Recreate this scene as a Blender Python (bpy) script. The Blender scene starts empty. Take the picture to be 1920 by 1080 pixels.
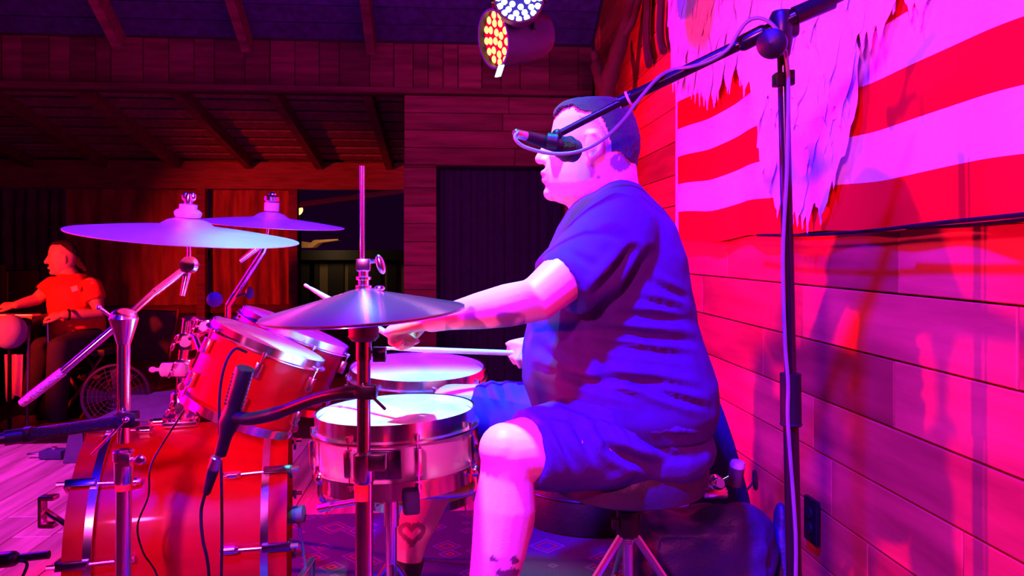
import bpy, bmesh, math, random
from mathutils import Vector, Matrix, noise as mnoise
random.seed(7)
sc = bpy.context.scene
COL = sc.collection
V = Vector
pi = math.pi

# ------------------------------------------------------------------ camera, world, lights, exposure
F = 1440.0
CAMH = 1.02
HOR = 470.0
cam_d = bpy.data.cameras.new('camera'); cam = bpy.data.objects.new('camera', cam_d); COL.objects.link(cam)
cam.location = (0, 0, CAMH); cam.rotation_euler = (pi/2, 0, 0)
cam_d.sensor_width = 36.0; cam_d.lens = 36.0*F/1920.0
cam_d.shift_y = -(540.0-HOR)/1920.0
cam_d.clip_start = 0.02; cam_d.clip_end = 200
sc.camera = cam
sc.view_settings.view_transform = 'Standard'; sc.view_settings.look = 'None'
sc.view_settings.gamma = 1.0; sc.view_settings.use_curve_mapping = False
sc.view_settings.exposure = 0.0

w = bpy.data.worlds.new('night'); sc.world = w; w.use_nodes = True
w.node_tree.nodes['Background'].inputs[0].default_value = (0.30, 0.0, 0.45, 1)
w.node_tree.nodes['Background'].inputs[1].default_value = 0.022

def spot(name, loc, target, color, energy, angle, blend=0.4, radius=0.06):
    d = bpy.data.lights.new(name, 'SPOT'); d.color = color; d.energy = energy
    d.spot_size = math.radians(angle); d.spot_blend = blend; d.shadow_soft_size = radius
    o = bpy.data.objects.new(name, d); COL.objects.link(o)
    o.location = loc
    o.rotation_euler = (V(target)-V(loc)).to_track_quat('-Z', 'Y').to_euler()
    return o
spot('red_stage_spot', (-2.66, 2.6, 0.92), (0.5, 2.1, 1.0), (1.0, 0.0, 0.02), 950, 85, radius=0.07)
spot('rose_stage_spot', (-2.6, 1.2, 0.95), (0.5, 1.45, 0.9), (1.0, 0.0, 0.08), 460, 46, radius=0.04)
spot('violet_stage_spot', (-2.75, 3.1, 1.5), (0.5, 1.9, 0.95), (0.10, 0.0, 1.0), 600, 75, radius=0.09)
spot('blue_stage_spot', (-0.55, 0.0, 3.3), (0.15, 1.85, 0.8), (0.014, 0.002, 1.0), 4300, 48, 0.6, 0.09)
spot('magenta_stage_spot', (-0.8, -1.2, 1.95), (0.45, 2.2, 1.0), (1.0, 0.055, 0.5), 480, 58, radius=0.10)
spot('cyan_stage_spot', (-0.30, 1.30, 3.4), (-0.2, 1.78, 0.65), (0.08, 1.0, 1.0), 620, 23, 0.4, 0.06)
spot('floor_wash_spot', (-2.9, 1.6, 3.4), (-2.4, 3.0, 0.0), (0.72, 0.03, 1.0), 1300, 48, 0.8, 0.12)
spot('back_wash_spot', (-1.6, 1.2, 2.6), (-0.6, 5.2, 1.9), (0.55, 0.0, 0.9), 34, 62, 0.8, 0.12)
spot('porch_red_spot', (-3.9, 3.2, 1.2), (-2.7, 6.2, 0.75), (1.0, 0.02, 0.01), 560, 50, 0.6)

# ------------------------------------------------------------------ helpers
def P(x, y, Y): return V(((x-960.0)/F*Y, Y, CAMH+(HOR-y)/F*Y))
ANG = math.radians(4.57); CA, SA = math.cos(ANG), math.sin(ANG)
def R(u, v, z): return V((u*CA-v*SA, u*SA+v*CA, z))      # room axes: u across, v along the side wall
UV_U = V((CA, SA, 0)); UV_V = V((-SA, CA, 0)); ZZ = V((0, 0, 1))
WALL_U = 0.9724
def onwall(x, y, off=0.0):
    a = (x-960.0)/F
    Y = (WALL_U-off)/(a*CA+SA)
    X = a*Y
    return V((X, Y, CAMH+(HOR-y)/F*Y))
def wall_vz(x, y, off=0.0):
    p = onwall(x, y, off); return (-SA*p.x+CA*p.y, p.z)

def frame(n, hint=None):
    n = V(n).normalized()
    h = V(hint) if hint is not None else (V((0,0,1)) if abs(n.z) < 0.9 else V((1,0,0)))
    a = (h-n*h.dot(n)).normalized(); b = n.cross(a).normalized()
    return a, b, n

def spline(pts, k=6):
    pts = [V(p) for p in pts]
    if len(pts) < 3: return pts
    out = []
    ext = [pts[0]*2-pts[1]]+pts+[pts[-1]*2-pts[-2]]
    for i in range(1, len(ext)-2):
        p0, p1, p2, p3 = ext[i-1], ext[i], ext[i+1], ext[i+2]
        for j in range(k):
            t = j/k
            out.append(0.5*((2*p1)+(p2-p0)*t+(2*p0-5*p1+4*p2-p3)*t*t+(3*p1-p0-3*p2+p3)*t**3))
    out.append(pts[-1]); return out

class MB:
    def __init__(s): s.v = []; s.f = []
    def add(s, vs, fs):
        n = len(s.v); s.v += [V(a) for a in vs]; s.f += [[i+n for i in f] for f in fs]; return s
    def box(s, c, hx, hy, hz, ax=None, bev=0.0):
        c = V(c); X, Y, Z = ax if ax else (V((1,0,0)), V((0,1,0)), V((0,0,1)))
        if bev <= 0:
            vs = [c+X*hx*i+Y*hy*j+Z*hz*k for i in (-1,1) for j in (-1,1) for k in (-1,1)]
            return s.add(vs, [(0,1,3,2),(4,6,7,5),(0,4,5,1),(2,3,7,6),(0,2,6,4),(1,5,7,3)])
        bm = bmesh.new(); bmesh.ops.create_cube(bm, size=2)
        for v in bm.verts: v.co = V((v.co.x*hx, v.co.y*hy, v.co.z*hz))
        bmesh.ops.bevel(bm, geom=bm.edges[:], offset=bev, segments=2, affect='EDGES', profile=0.6)
        bm.verts.index_update()
        vs = [c+X*v.co.x+Y*v.co.y+Z*v.co.z for v in bm.verts]; fs = [[v.index for v in f.verts] for f in bm.faces]
        bm.free(); return s.add(vs, fs)
    def tube(s, pts, r, n=12, caps=True, ry=None, hint=None, roundcap=False):
        pts = [V(p) for p in pts]; m = len(pts)
        rs = list(r) if hasattr(r, '__len__') else [r]*m
        rys = rs if ry is None else (list(ry) if hasattr(ry, '__len__') else [ry]*m)
        if roundcap:
            d0 = (pts[0]-pts[1]).normalized(); d1 = (pts[-1]-pts[-2]).normalized()
            a0, a1 = rs[0], rs[-1]; b0, b1 = rys[0], rys[-1]
            pre = [(pts[0]+d0*a0*math.sin(t), a0*math.cos(t), b0*math.cos(t)) for t in (1.45, 1.1, 0.75, 0.35)]
            post = [(pts[-1]+d1*a1*math.sin(t), a1*math.cos(t), b1*math.cos(t)) for t in (0.35, 0.75, 1.1, 1.45)]
            pts = [q[0] for q in pre]+pts+[q[0] for q in post]
            rs = [q[1] for q in pre]+list(rs)+[q[1] for q in post]
            rys = [q[2] for q in pre]+list(rys)+[q[2] for q in post]; m = len(pts)
        t0 = (pts[1]-pts[0]).normalized(); a, b, _ = frame(t0, hint)
        vs = []; prev = t0
        for i in range(m):
            t = (pts[min(i+1, m-1)]-pts[max(i-1, 0)])
            if t.length < 1e-9: t = prev
            t = t.normalized()
            q = prev.rotation_difference(t); a = q @ a; prev = t
            a = (a-t*a.dot(t)).normalized(); b = t.cross(a)
            for j in range(n):
                th = 2*pi*j/n; vs.append(pts[i]+a*math.cos(th)*rs[i]+b*math.sin(th)*rys[i])
        fs = [(i*n+j, i*n+(j+1)%n, (i+1)*n+(j+1)%n, (i+1)*n+j) for i in range(m-1) for j in range(n)]
        if caps: fs += [tuple(range(n-1, -1, -1)), tuple(range((m-1)*n, m*n))]
        return s.add(vs, fs)
    def lathe(s, prof, o, axis=(0,0,1), n=32, hint=None, arc=None):
        a, b, c = frame(axis, hint); o = V(o); m = len(prof); vs = []
        full = arc is None
        cnt = n if full else n+1
        for r_, z_ in prof:
            for j in range(cnt):
                th = 2*pi*j/n if full else arc[0]+(arc[1]-arc[0])*j/n
                vs.append(o+c*z_+(a*math.cos(th)+b*math.sin(th))*r_)
        fs = []
        for i in range(m-1):
            for j in range(n if full else n):
                k = (j+1) % cnt if full else j+1
                fs.append((i*cnt+j, i*cnt+k, (i+1)*cnt+k, (i+1)*cnt+j))
        if full:
            if prof[0][0] > 1e-6: fs.append(tuple(range(n-1, -1, -1)))
            if prof[-1][0] > 1e-6: fs.append(tuple(range((m-1)*n, m*n)))
        return s.add(vs, fs)
    def ring(s, prof, o, axis=(0,0,1), n=40, hint=None):       # closed profile swept round the axis
        a, b, c = frame(axis, hint); o = V(o); m = len(prof); vs = []
        for r_, z_ in prof:
            for j in range(n):
                th = 2*pi*j/n; vs.append(o+c*z_+(a*math.cos(th)+b*math.sin(th))*r_)
        fs = [(i*n+j, i*n+(j+1)%n, ((i+1)%m)*n+(j+1)%n, ((i+1)%m)*n+j) for i in range(m) for j in range(n)]
        return s.add(vs, fs)
    def ell(s, c, rx, ry, rz, ax=None, nu=16, nv=10):
        c = V(c); X, Y, Z = ax if ax else (V((1,0,0)), V((0,1,0)), V((0,0,1)))
        vs = [c+Z*rz]
        for i in range(1, nv):
            t = pi*i/nv
            for j in range(nu):
                p = 2*pi*j/nu; vs.append(c+X*rx*math.sin(t)*math.cos(p)+Y*ry*math.sin(t)*math.sin(p)+Z*rz*math.cos(t))
        vs.append(c-Z*rz); L = len(vs)-1
        fs = [(0, 1+j, 1+(j+1)%nu) for j in range(nu)]
        for i in range(nv-2):
            for j in range(nu): fs.append((1+i*nu+j, 1+(i+1)*nu+j, 1+(i+1)*nu+(j+1)%nu, 1+i*nu+(j+1)%nu))
        b0 = 1+(nv-2)*nu
        fs += [(b0+j, L, b0+(j+1)%nu) for j in range(nu)]
        return s.add(vs, fs)
    def torus(s, c, axis, R_, r_, n=32, m=8, hint=None):
        prof = [(R_+r_*math.cos(2*pi*k/m), r_*math.sin(2*pi*k/m)) for k in range(m)]
        return s.ring(prof, c, axis, n, hint)
    def prism(s, pts, o, ax, h):                               # polygon in (ax0, ax1), extruded along ax2 by h
        o = V(o); n = len(pts)
        vs = [o+ax[0]*p[0]+ax[1]*p[1] for p in pts]+[o+ax[0]*p[0]+ax[1]*p[1]+ax[2]*h for p in pts]
        return s.add(vs, [tuple(range(n-1, -1, -1)), tuple(range(n, 2*n))]+[(i, (i+1)%n, n+(i+1)%n, n+i) for i in range(n)])
    def rings(s, rr, caps=True):                               # rr: list of equal-length vertex rings
        n = len(rr[0]); m = len(rr); vs = [p for q in rr for p in q]
        fs = [(i*n+j, i*n+(j+1)%n, (i+1)*n+(j+1)%n, (i+1)*n+j) for i in range(m-1) for j in range(n)]
        if caps: fs += [tuple(range(n-1, -1, -1)), tuple(range((m-1)*n, m*n))]
        return s.add(vs, fs)
    def mesh(s, name, off=V((0,0,0)), smooth=True, angle=38):
        me = bpy.data.meshes.new(name); me.from_pydata([tuple(p-off) for p in s.v], [], s.f)
        bm = bmesh.new(); bm.from_mesh(me); bmesh.ops.recalc_face_normals(bm, faces=bm.faces[:]); bm.to_mesh(me); bm.free()
        if smooth:
            me.polygons.foreach_set('use_smooth', [True]*len(me.polygons))
            me.set_sharp_from_angle(angle=math.radians(angle))
        me.update(); return me
    def build(s, name, mat, parent=None, label=None, smooth=True, angle=38, at=None):
        n = len(s.v); c = V((0,0,0))
        for p in s.v: c += p
        c = V(at) if at is not None else c/n
        return link(name, s.mesh(name, c, smooth, angle), mat, parent, c, label)

WL = {}
def link(name, me, mat, parent, c, label=None):
    o = bpy.data.objects.new(name, me); COL.objects.link(o)
    if mat is not None and len(me.materials) == 0: me.materials.append(mat)
    WL[o.name] = V(c)
    if parent is not None: o.parent = parent; o.location = V(c)-WL[parent.name]
    else: o.location = c
    if label: o['label'] = label
    return o
def tag(o, label, cat, group=None, kind=None):
    o['label'] = label; o['category'] = cat
    if group: o['group'] = group
    if kind: o['kind'] = kind
    return o
def thing(name, label, cat, loc, group=None, kind=None):
    o = bpy.data.objects.new(name, None); COL.objects.link(o); o.empty_display_size = 0.05
    o.location = loc; WL[o.name] = V(loc); return tag(o, label, cat, group, kind)

def remesh(mb, voxel, smooth=4, fac=0.5):
    me = mb.mesh('tmp', smooth=False)
    o = bpy.data.objects.new('tmp', me); COL.objects.link(o)
    m = o.modifiers.new('r', 'REMESH'); m.mode = 'VOXEL'; m.voxel_size = voxel; m.use_smooth_shade = True
    if smooth: q = o.modifiers.new('s', 'SMOOTH'); q.factor = fac; q.iterations = smooth
    dg = bpy.context.evaluated_depsgraph_get(); dg.update()
    out = bpy.data.meshes.new_from_object(o.evaluated_get(dg))
    bpy.data.objects.remove(o); bpy.data.meshes.remove(me)
    out.polygons.foreach_set('use_smooth', [True]*len(out.polygons))
    return out
def displace(me, fn):
    data = [(v.co.copy(), v.normal.copy()) for v in me.vertices]
    flat = []
    for c_, n_ in data: flat.extend(fn(c_, n_))
    me.vertices.foreach_set('co', flat); me.update()
def relocate(me, c):
    me.transform(Matrix.Translation(-V(c))); me.update()
def px(p): return (960+p.x/p.y*F, HOR-(p.z-CAMH)/p.y*F)

# ------------------------------------------------------------------ materials
MATS = {}
def mat(name, col, rough=0.5, metal=0.0, coat=0.0, var=0.15, scale=20.0, bump=0.0, bscale=60.0, stretch=(1,1,1), col2=None, rand=0.0, spec=0.5, sheen=0.0, aniso=0.0):
    if name in MATS: return MATS[name]
    m = bpy.data.materials.new(name); m.use_nodes = True; nt = m.node_tree; N = nt.nodes; L = nt.links
    b = N['Principled BSDF']
    b.inputs['Roughness'].default_value = rough; b.inputs['Metallic'].default_value = metal
    b.inputs['Coat Weight'].default_value = coat; b.inputs['Coat Roughness'].default_value = 0.06
    b.inputs['Specular IOR Level'].default_value = spec
    if sheen: b.inputs['Sheen Weight'].default_value = sheen
    tc = N.new('ShaderNodeTexCoord'); mp = N.new('ShaderNodeMapping'); mp.inputs['Scale'].default_value = stretch
    L.new(tc.outputs['Object'], mp.inputs['Vector'])
    vec = mp.outputs['Vector']
    oi = N.new('ShaderNodeObjectInfo')
    if rand:
        ad = N.new('ShaderNodeVectorMath'); ad.operation = 'ADD'
        ml = N.new('ShaderNodeMath'); ml.operation = 'MULTIPLY'; ml.inputs[1].default_value = 40.0
        L.new(oi.outputs['Random'], ml.inputs[0]); L.new(vec, ad.inputs[0]); L.new(ml.outputs[0], ad.inputs[1]); vec = ad.outputs[0]
    nz = N.new('ShaderNodeTexNoise'); nz.inputs['Scale'].default_value = scale; nz.inputs['Detail'].default_value = 5
    L.new(vec, nz.inputs['Vector'])
    rp = N.new('ShaderNodeValToRGB')
    c2 = col2 if col2 else tuple(min(1, c*(1+var)) for c in col)
    c1 = col if col2 else tuple(c*(1-var) for c in col)
    rp.color_ramp.elements[0].position = 0.3; rp.color_ramp.elements[0].color = (*c1, 1)
    rp.color_ramp.elements[1].position = 0.7; rp.color_ramp.elements[1].color = (*c2, 1)
    L.new(nz.outputs['Fac'], rp.inputs['Fac'])
    out = rp.outputs['Color']
    if rand:
        hs = N.new('ShaderNodeHueSaturation'); mr = N.new('ShaderNodeMapRange')
        mr.inputs['To Min'].default_value = 1-rand; mr.inputs['To Max'].default_value = 1+rand
        L.new(oi.outputs['Random'], mr.inputs['Value']); L.new(mr.outputs[0], hs.inputs['Value']); L.new(out, hs.inputs['Color']); out = hs.outputs['Color']
    L.new(out, b.inputs['Base Color'])
    if aniso:
        b.inputs['Anisotropic'].default_value = aniso; b.inputs['Anisotropic Rotation'].default_value = 0.25
        tg = N.new('ShaderNodeTangent'); tg.direction_type = 'RADIAL'; tg.axis = 'Z'; L.new(tg.outputs[0], b.inputs['Tangent'])
    if bump:
        n2 = N.new('ShaderNodeTexNoise'); n2.inputs['Scale'].default_value = bscale; n2.inputs['Detail'].default_value = 6
        L.new(vec, n2.inputs['Vector'])
        bp = N.new('ShaderNodeBump'); bp.inputs['Strength'].default_value = bump; bp.inputs['Distance'].default_value = 0.01
        L.new(n2.outputs['Fac'], bp.inputs['Height']); L.new(bp.outputs['Normal'], b.inputs['Normal'])
    MATS[name] = m; return m
def emit(name, col, strength):
    if name in MATS: return MATS[name]
    m = bpy.data.materials.new(name); m.use_nodes = True; nt = m.node_tree
    b = nt.nodes['Principled BSDF']; b.inputs['Base Color'].default_value = (*[c*0.05 for c in col], 1); b.inputs['Specular IOR Level'].default_value = 0.0
    b.inputs['Emission Color'].default_value = (*col, 1); b.inputs['Emission Strength'].default_value = strength
    MATS[name] = m; return m
chrome = mat('chrome', (0.88, 0.86, 0.88), 0.19, 1.0, var=0.05)
steel = mat('worn_steel', (0.62, 0.6, 0.62), 0.28, 1.0, var=0.12)
black_metal = mat('black_metal', (0.007, 0.007, 0.007), 0.36, 0.0, var=0.3, spec=0.35)
black_plastic = mat('black_plastic', (0.006, 0.006, 0.006), 0.45, var=0.3, bump=0.1, spec=0.3)
rubber = mat('rubber', (0.006, 0.006, 0.006), 0.7, var=0.3, spec=0.25)
red_lacquer = mat('red_lacquer', (0.44, 0.002, 0.005), 0.4, 0.0, 0.22, spec=0.2, var=0.14, scale=3, stretch=(1, 6, 6))
drumhead = mat('drumhead', (0.85, 0.87, 0.86), 0.45, var=0.05, scale=9)
bronze = mat('bronze', (0.82, 0.66, 0.60), 0.40, 0.6, var=0.08, scale=12, aniso=0.5)
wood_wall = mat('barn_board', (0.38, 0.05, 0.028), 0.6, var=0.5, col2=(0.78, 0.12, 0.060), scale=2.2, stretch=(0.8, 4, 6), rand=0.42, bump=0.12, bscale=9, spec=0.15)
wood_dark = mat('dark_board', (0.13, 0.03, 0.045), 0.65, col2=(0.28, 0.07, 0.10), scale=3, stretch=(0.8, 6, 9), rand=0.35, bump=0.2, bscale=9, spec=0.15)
floor_wood = mat('floor_board', (0.30, 0.17, 0.13), 0.42, col2=(0.75, 0.48, 0.40), scale=2.4, stretch=(0.7, 9, 9), rand=0.25, bump=0.2, bscale=10)
backing = mat('wall_backing', (0.03, 0.015, 0.012), 0.8, bump=0.1)
skin = None

# ------------------------------------------------------------------ setting: side wall of boards
def plank(name, c, lx, ly, lz, rotz, m, parent, bev=0.003):
    b = MB(); b.box((0,0,0), lx/2, ly/2, lz/2)
    me = b.mesh(name, smooth=False)
    o = link(name, me, m, parent, c); o.rotation_euler = (0, 0, rotz); return o

def chamfer_plank(name, c, lx, ly, lz, rotz, m, parent, rx=0.0):
    # long board, front face (-local y) chamfered all round
    e = 0.0022; hx, hy, hz = lx/2, ly/2, lz/2
    vs = [(-hx,hy,-hz),(hx,hy,-hz),(hx,hy,hz),(-hx,hy,hz),(-hx,-hy+e,-hz),(hx,-hy+e,-hz),(hx,-hy+e,hz),(-hx,-hy+e,hz),
          (-hx+e,-hy,-hz+e),(hx-e,-hy,-hz+e),(hx-e,-hy,hz-e),(-hx+e,-hy,hz-e)]
    fs = [(0,3,2,1)]+[(i,(i+1)%4,4+(i+1)%4,4+i) for i in range(4)]+[(4+i,4+(i+1)%4,8+(i+1)%4,8+i) for i in range(4)]+[(8,9,10,11)]
    b = MB(); b.add(vs, fs); me = b.mesh(name, smooth=False)
    o = link(name, me, m, parent, c); o.rotation_euler = (rx, 0, rotz); return o

wc = R(WALL_U+0.09, 2.2, 1.9)
b = MB(); b.box((0,0,0), 3.2, 0.06, 1.9); me = b.mesh('wall_right', smooth=False)
wall = link('wall_right', me, backing, None, wc); 
wall.rotation_euler = (0, 0, 0)
me.transform(Matrix.Rotation(pi/2+ANG, 4, 'Z'))
tag(wall, 'rough reddish barn-board side wall behind the drummer', 'wall', kind='structure')
edges = [0.0, 0.045, 0.19, 0.335, 0.485, 0.627, 0.778, 0.925, 1.07]
while edges[-1] < 3.3: edges.append(edges[-1]+random.choice((0.135, 0.145, 0.15)))
fixed = {7: [1.60, 2.18], 5: [1.62], 4: [2.9], 3: [1.9], 6: [2.9, 1.25]}
for i in range(len(edges)-1):
    z0, z1 = edges[i], edges[i+1]
    js = list(fixed.get(i, []))
    v = 0.2+random.random()*0.6
    while v < 5.2:
        if all(abs(v-q) > 0.45 for q in js): js.append(v)
        v += random.uniform(0.9, 1.7)
    js = [-0.9]+sorted(js)+[5.14]
    for a, bb in zip(js[:-1], js[1:]):
        t = 0.03+random.uniform(-0.002, 0.002)
        chamfer_plank('board', R(WALL_U+0.03-t/2+0.002, (a+bb)/2, (z0+z1)/2), bb-a-0.003, t, z1-z0-0.004, -pi/2+ANG, wood_wall, wall)

# stage floor of boards along the wall, lower floor beyond
fl = MB(); fl.box(R(-1.9, 1.7, -0.06), 3.0, 2.6, 0.03, (UV_U, UV_V, ZZ))
floor = fl.build('floor', backing, smooth=False); tag(floor, 'wooden plank stage floor under the drum kit', 'floor', kind='structure')
u = -4.8; k = 0
while u < 1.0:
    wd = 0.135; js = [-0.85, random.uniform(0.8, 1.6), random.uniform(2.2, 3.2), 4.25]
    for a, bb in zip(js[:-1], js[1:]):
        o = chamfer_plank('plank', R(u+wd/2, (a+bb)/2, -0.0155), bb-a-0.002, 0.03, wd-0.003, 0, floor_wood, floor)
        o.rotation_euler = Matrix(((-UV_V).to_tuple()[:3], (-ZZ).to_tuple(), (-UV_V).cross(-ZZ).to_tuple())).transposed().to_euler()
    u += wd
b = MB(); b.box(R(-2.5, 9.0, -0.25), 7.5, 6.2, 0.06, (UV_U, UV_V, ZZ))
floor2 = b.build('floor', mat('concrete', (0.16, 0.09, 0.085), 0.55, var=0.3, scale=5, bump=0.1), smooth=False)
tag(floor2, 'dark concrete floor beyond the stage edge', 'floor', kind='structure')

# back wall at v = VB : header clad in vertical boards, post, panel above a black doorway
VB = 5.18
b = MB(); b.box(R(-2.6, VB+0.1, 2.245), 3.58, 0.07, 0.165, (UV_U, UV_V, ZZ)); b.box(R(0.33, VB+0.1, 1.835), 0.64, 0.07, 0.245, (UV_U, UV_V, ZZ))
b.box(R(-0.204, VB+0.1, 0.8), 0.108, 0.07, 0.8, (UV_U, UV_V, ZZ)); b.box(R(0.87, VB+0.1, 0.8), 0.1, 0.07, 0.8, (UV_U, UV_V, ZZ))
bw = b.build('wall_back', backing, smooth=False); tag(bw, 'back wall with board header and post around a black doorway', 'wall', kind='structure')
u = -6.15
while u < 0.95:
    wd = random.choice((0.1, 0.13, 0.16, 0.2)); wd = min(wd, 0.97-u)
    t = 0.025+random.uniform(-0.006, 0.008)
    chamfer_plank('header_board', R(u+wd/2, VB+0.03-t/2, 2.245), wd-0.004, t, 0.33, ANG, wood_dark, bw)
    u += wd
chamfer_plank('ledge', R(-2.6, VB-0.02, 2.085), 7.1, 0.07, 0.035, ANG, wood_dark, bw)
z = 1.595
while z < 2.05:
    h = 0.117
    for a, bb in ((-0.31, random.uniform(0.1, 0.5)), (None, 0.965)):
        a = last if a is None else a; last = bb
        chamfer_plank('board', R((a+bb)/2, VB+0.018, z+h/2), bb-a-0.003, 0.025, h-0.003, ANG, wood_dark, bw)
    z += h
z = 0.0
while z < 1.59:
    h = min(random.choice((0.12, 0.14, 0.16)), 1.593-z)
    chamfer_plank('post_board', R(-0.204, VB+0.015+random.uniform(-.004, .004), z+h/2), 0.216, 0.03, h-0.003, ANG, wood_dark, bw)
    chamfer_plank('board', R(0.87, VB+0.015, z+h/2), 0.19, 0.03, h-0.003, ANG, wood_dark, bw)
    z += h
dr = MB()                                                     # black curtain hung in the doorway
vs = []; nx = 60
for i in range(nx+1):
    u = -0.1+0.88*i/nx; d = 0.008*math.sin(i*1.15)+0.004*math.sin(i*2.7)
    vs += [R(u, VB+0.2+d, 0.0), R(u, VB+0.2+d, 1.62), R(u, VB+0.206+d, 0.0), R(u, VB+0.206+d, 1.62)]
dr.add(vs, [f for i in range(nx) for f in ((4*i, 4*i+4, 4*i+5, 4*i+1), (4*i+2, 4*i+3, 4*i+7, 4*i+6), (4*i+1, 4*i+5, 4*i+7, 4*i+3))])
tag(dr.build('door_curtain', mat('black_cloth', (0.016, 0.005, 0.06), 0.85, var=0.2)), 'black curtain filling the doorway behind the drummer', 'curtain')

# pitched stage roof rising towards the viewer
SL = 0.58
rb = MB(); 
rb.add([R(-6.2, VB+.2, 2.42-SL*.2), R(1.1, VB+.2, 2.42-SL*.2), R(1.1, -1, 2.42+SL*6.18), R(-6.2, -1, 2.42+SL*6.18),
        R(-6.2, VB+.2, 2.50-SL*.2), R(1.1, VB+.2, 2.50-SL*.2), R(1.1, -1, 2.50+SL*6.18), R(-6.2, -1, 2.50+SL*6.18)],
       [(0,1,2,3),(4,7,6,5),(0,4,5,1),(1,5,6,2),(2,6,7,3),(3,7,4,0)])
roof = rb.build('ceiling', mat('roof_deck', (0.05, 0.04, 0.05), 0.8, bump=0.1), smooth=False)
tag(roof, 'dark pitched plank ceiling with rafters over the stage', 'ceiling', kind='structure')
dl = V((0, 0, 0))+(-UV_V+ZZ*SL).normalized(); nl = (UV_V*SL+ZZ).normalized()*-1
for i in range(7):                                           # rafters
    u = -3.72+0.8*i
    if u > 0.95: break
    o0 = R(u, VB-0.02, 2.42)+nl*0.06; o1 = o0+dl*6.2
    b = MB(); b.box((o0+o1)/2, 0.028, 3.1, 0.075, (UV_U, dl, nl)); b.build('rafter', wood_dark, roof, smooth=False)
for i in range(9):
    c = R(-2.6, VB-0.02, 2.42)+dl*(0.08+0.145*i)+nl*0.004
    b = MB(); b.box(c, 3.55, 0.069, 0.008, (UV_U, dl, nl)); b.build('deck_board', mat('blue_deck', (0.05, 0.03, 0.16), 0.7, var=0.4, rand=0.3), roof, smooth=False)

# porch beyond the header
PV = 8.2
b = MB(); b.add([R(-7, VB+.2, 2.42), R(1.2, VB+.2, 2.42), R(1.2, PV+.3, 1.93), R(-7, PV+.3, 1.93), R(-7, VB+.2, 2.47), R(1.2, VB+.2, 2.47), R(1.2, PV+.3, 1.98), R(-7, PV+.3, 1.98)],
       [(0,1,2,3),(4,7,6,5),(0,4,5,1),(1,5,6,2),(2,6,7,3),(3,7,4,0)])
pr = b.build('ceiling', MATS['roof_deck'], smooth=False); tag(pr, 'low dark porch ceiling seen below the header', 'ceiling', kind='structure')
dp = (R(0, PV+.3, 1.93)-R(0, VB+.2, 2.42)).normalized(); npv = UV_U.cross(dp).normalized()
if npv.z > 0: npv = -npv
for i in range(10):
    u = -6.4+0.72*i; o0 = R(u, VB+.22, 2.42)+npv*0.065; o1 = o0+dp*3.2
    b = MB(); b.box((o0+o1)/2, 0.035, 1.6, 0.06, (UV_U, dp, npv)); b.build('rafter', wood_dark, pr, smooth=False)
for i in range(12):
    c = R(-2.9, VB+.2, 2.42)+dp*(0.13+0.26*i)+npv*0.006
    b = MB(); b.box(c, 4.0, 0.085, 0.01, (UV_U, dp, npv)); b.build('deck_board', mat('pale_board', (0.30, 0.16, 0.15), 0.7, var=0.3, rand=0.3), pr, smooth=False)
b = MB(); b.box(R(-2.9, PV, 1.80), 4.1, 0.07, 0.14, (UV_U, UV_V, ZZ))
fb = b.build('trim_1', mat('porch_beam', (0.26, 0.07, 0.05), 0.6, var=0.3, scale=4, stretch=(1, 8, 8)), smooth=False); tag(fb, 'reddish beam across the far side of the porch', 'beam', kind='structure')
# far side: posts and hanging curtains
def fu(x, v):   # room u of picture column x on the plane v
    a = (x-960.0)/F
    return (v*SA+a*v*CA)/(CA-a*SA)
for x in (-60, 379, 551):
    b = MB(); b.box(R(fu(x, PV), PV, 0.74), 0.045, 0.05, 0.93, (UV_U, UV_V, ZZ), 0.006)
    o = b.build('porch_post', wood_dark); tag(o, {-60: 'dark porch post at the far left edge', 379: 'dark porch post between the two red curtains', 551: 'dark porch post beside the night opening'}[x], 'post', 'porch posts')
def curtain(x0, x1, m, label, seed):
    rnd = random.Random(seed); b = MB(); n = 70; vs = []; u0, u1 = fu(x0, PV), fu(x1, PV); ph = rnd.random()*6
    rows = 10
    for kk in range(2):
        for j in range(rows+1):
            z = 1.66-1.22*j/rows
            for i in range(n+1):
                t = i/n; u = u0+(u1-u0)*t
                d = (0.03*math.sin(t*42+ph+0.5*math.sin(j*.5))+0.02*math.sin(t*17+ph*2+j*.12))*(0.55+0.45*j/rows)
                vs.append(R(u, PV+0.12+d+kk*0.006, z))
    N1 = (rows+1)*(n+1)
    fs = []
    for j in range(rows):
        for i in range(n):
            a = j*(n+1)+i; fs.append((a, a+n+1, a+n+2, a+1)); fs.append((N1+a, N1+a+1, N1+a+n+2, N1+a+n+1))
    b.add(vs, fs); tag(b.build('curtain', m), label, 'curtain', 'porch curtains')
curtain(-40, 112, mat('green_curtain', (0.10, 0.09, 0.06), 0.85, var=0.3, scale=6), 'dull olive curtain behind the seated musician', 1)
curtain(114, 372, mat('red_curtain', (0.42, 0.13, 0.05), 0.8, var=0.35, scale=5, stretch=(3, 3, 0.6)), 'wide rust-red curtain at the back of the porch', 2)
curtain(386, 546, mat('red_curtain', (0,0,0)), 'narrow rust-red curtain behind the farther cymbal', 3)
b = MB(); b.box(R(fu(280, PV), PV+0.1, 0.41), 2.1, 0.05, 0.04, (UV_U, UV_V, ZZ)); tag(b.build('rail', wood_dark, smooth=False), 'dark wooden rail under the porch curtains', 'rail')
b = MB(); b.box(R(fu(280, PV), PV+0.12, 0.09), 2.1, 0.03, 0.28, (UV_U, UV_V, ZZ)); w2 = b.build('wall_porch', backing, smooth=False); tag(w2, 'dark low wall panel under the porch rail', 'wall', kind='structure')

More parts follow.
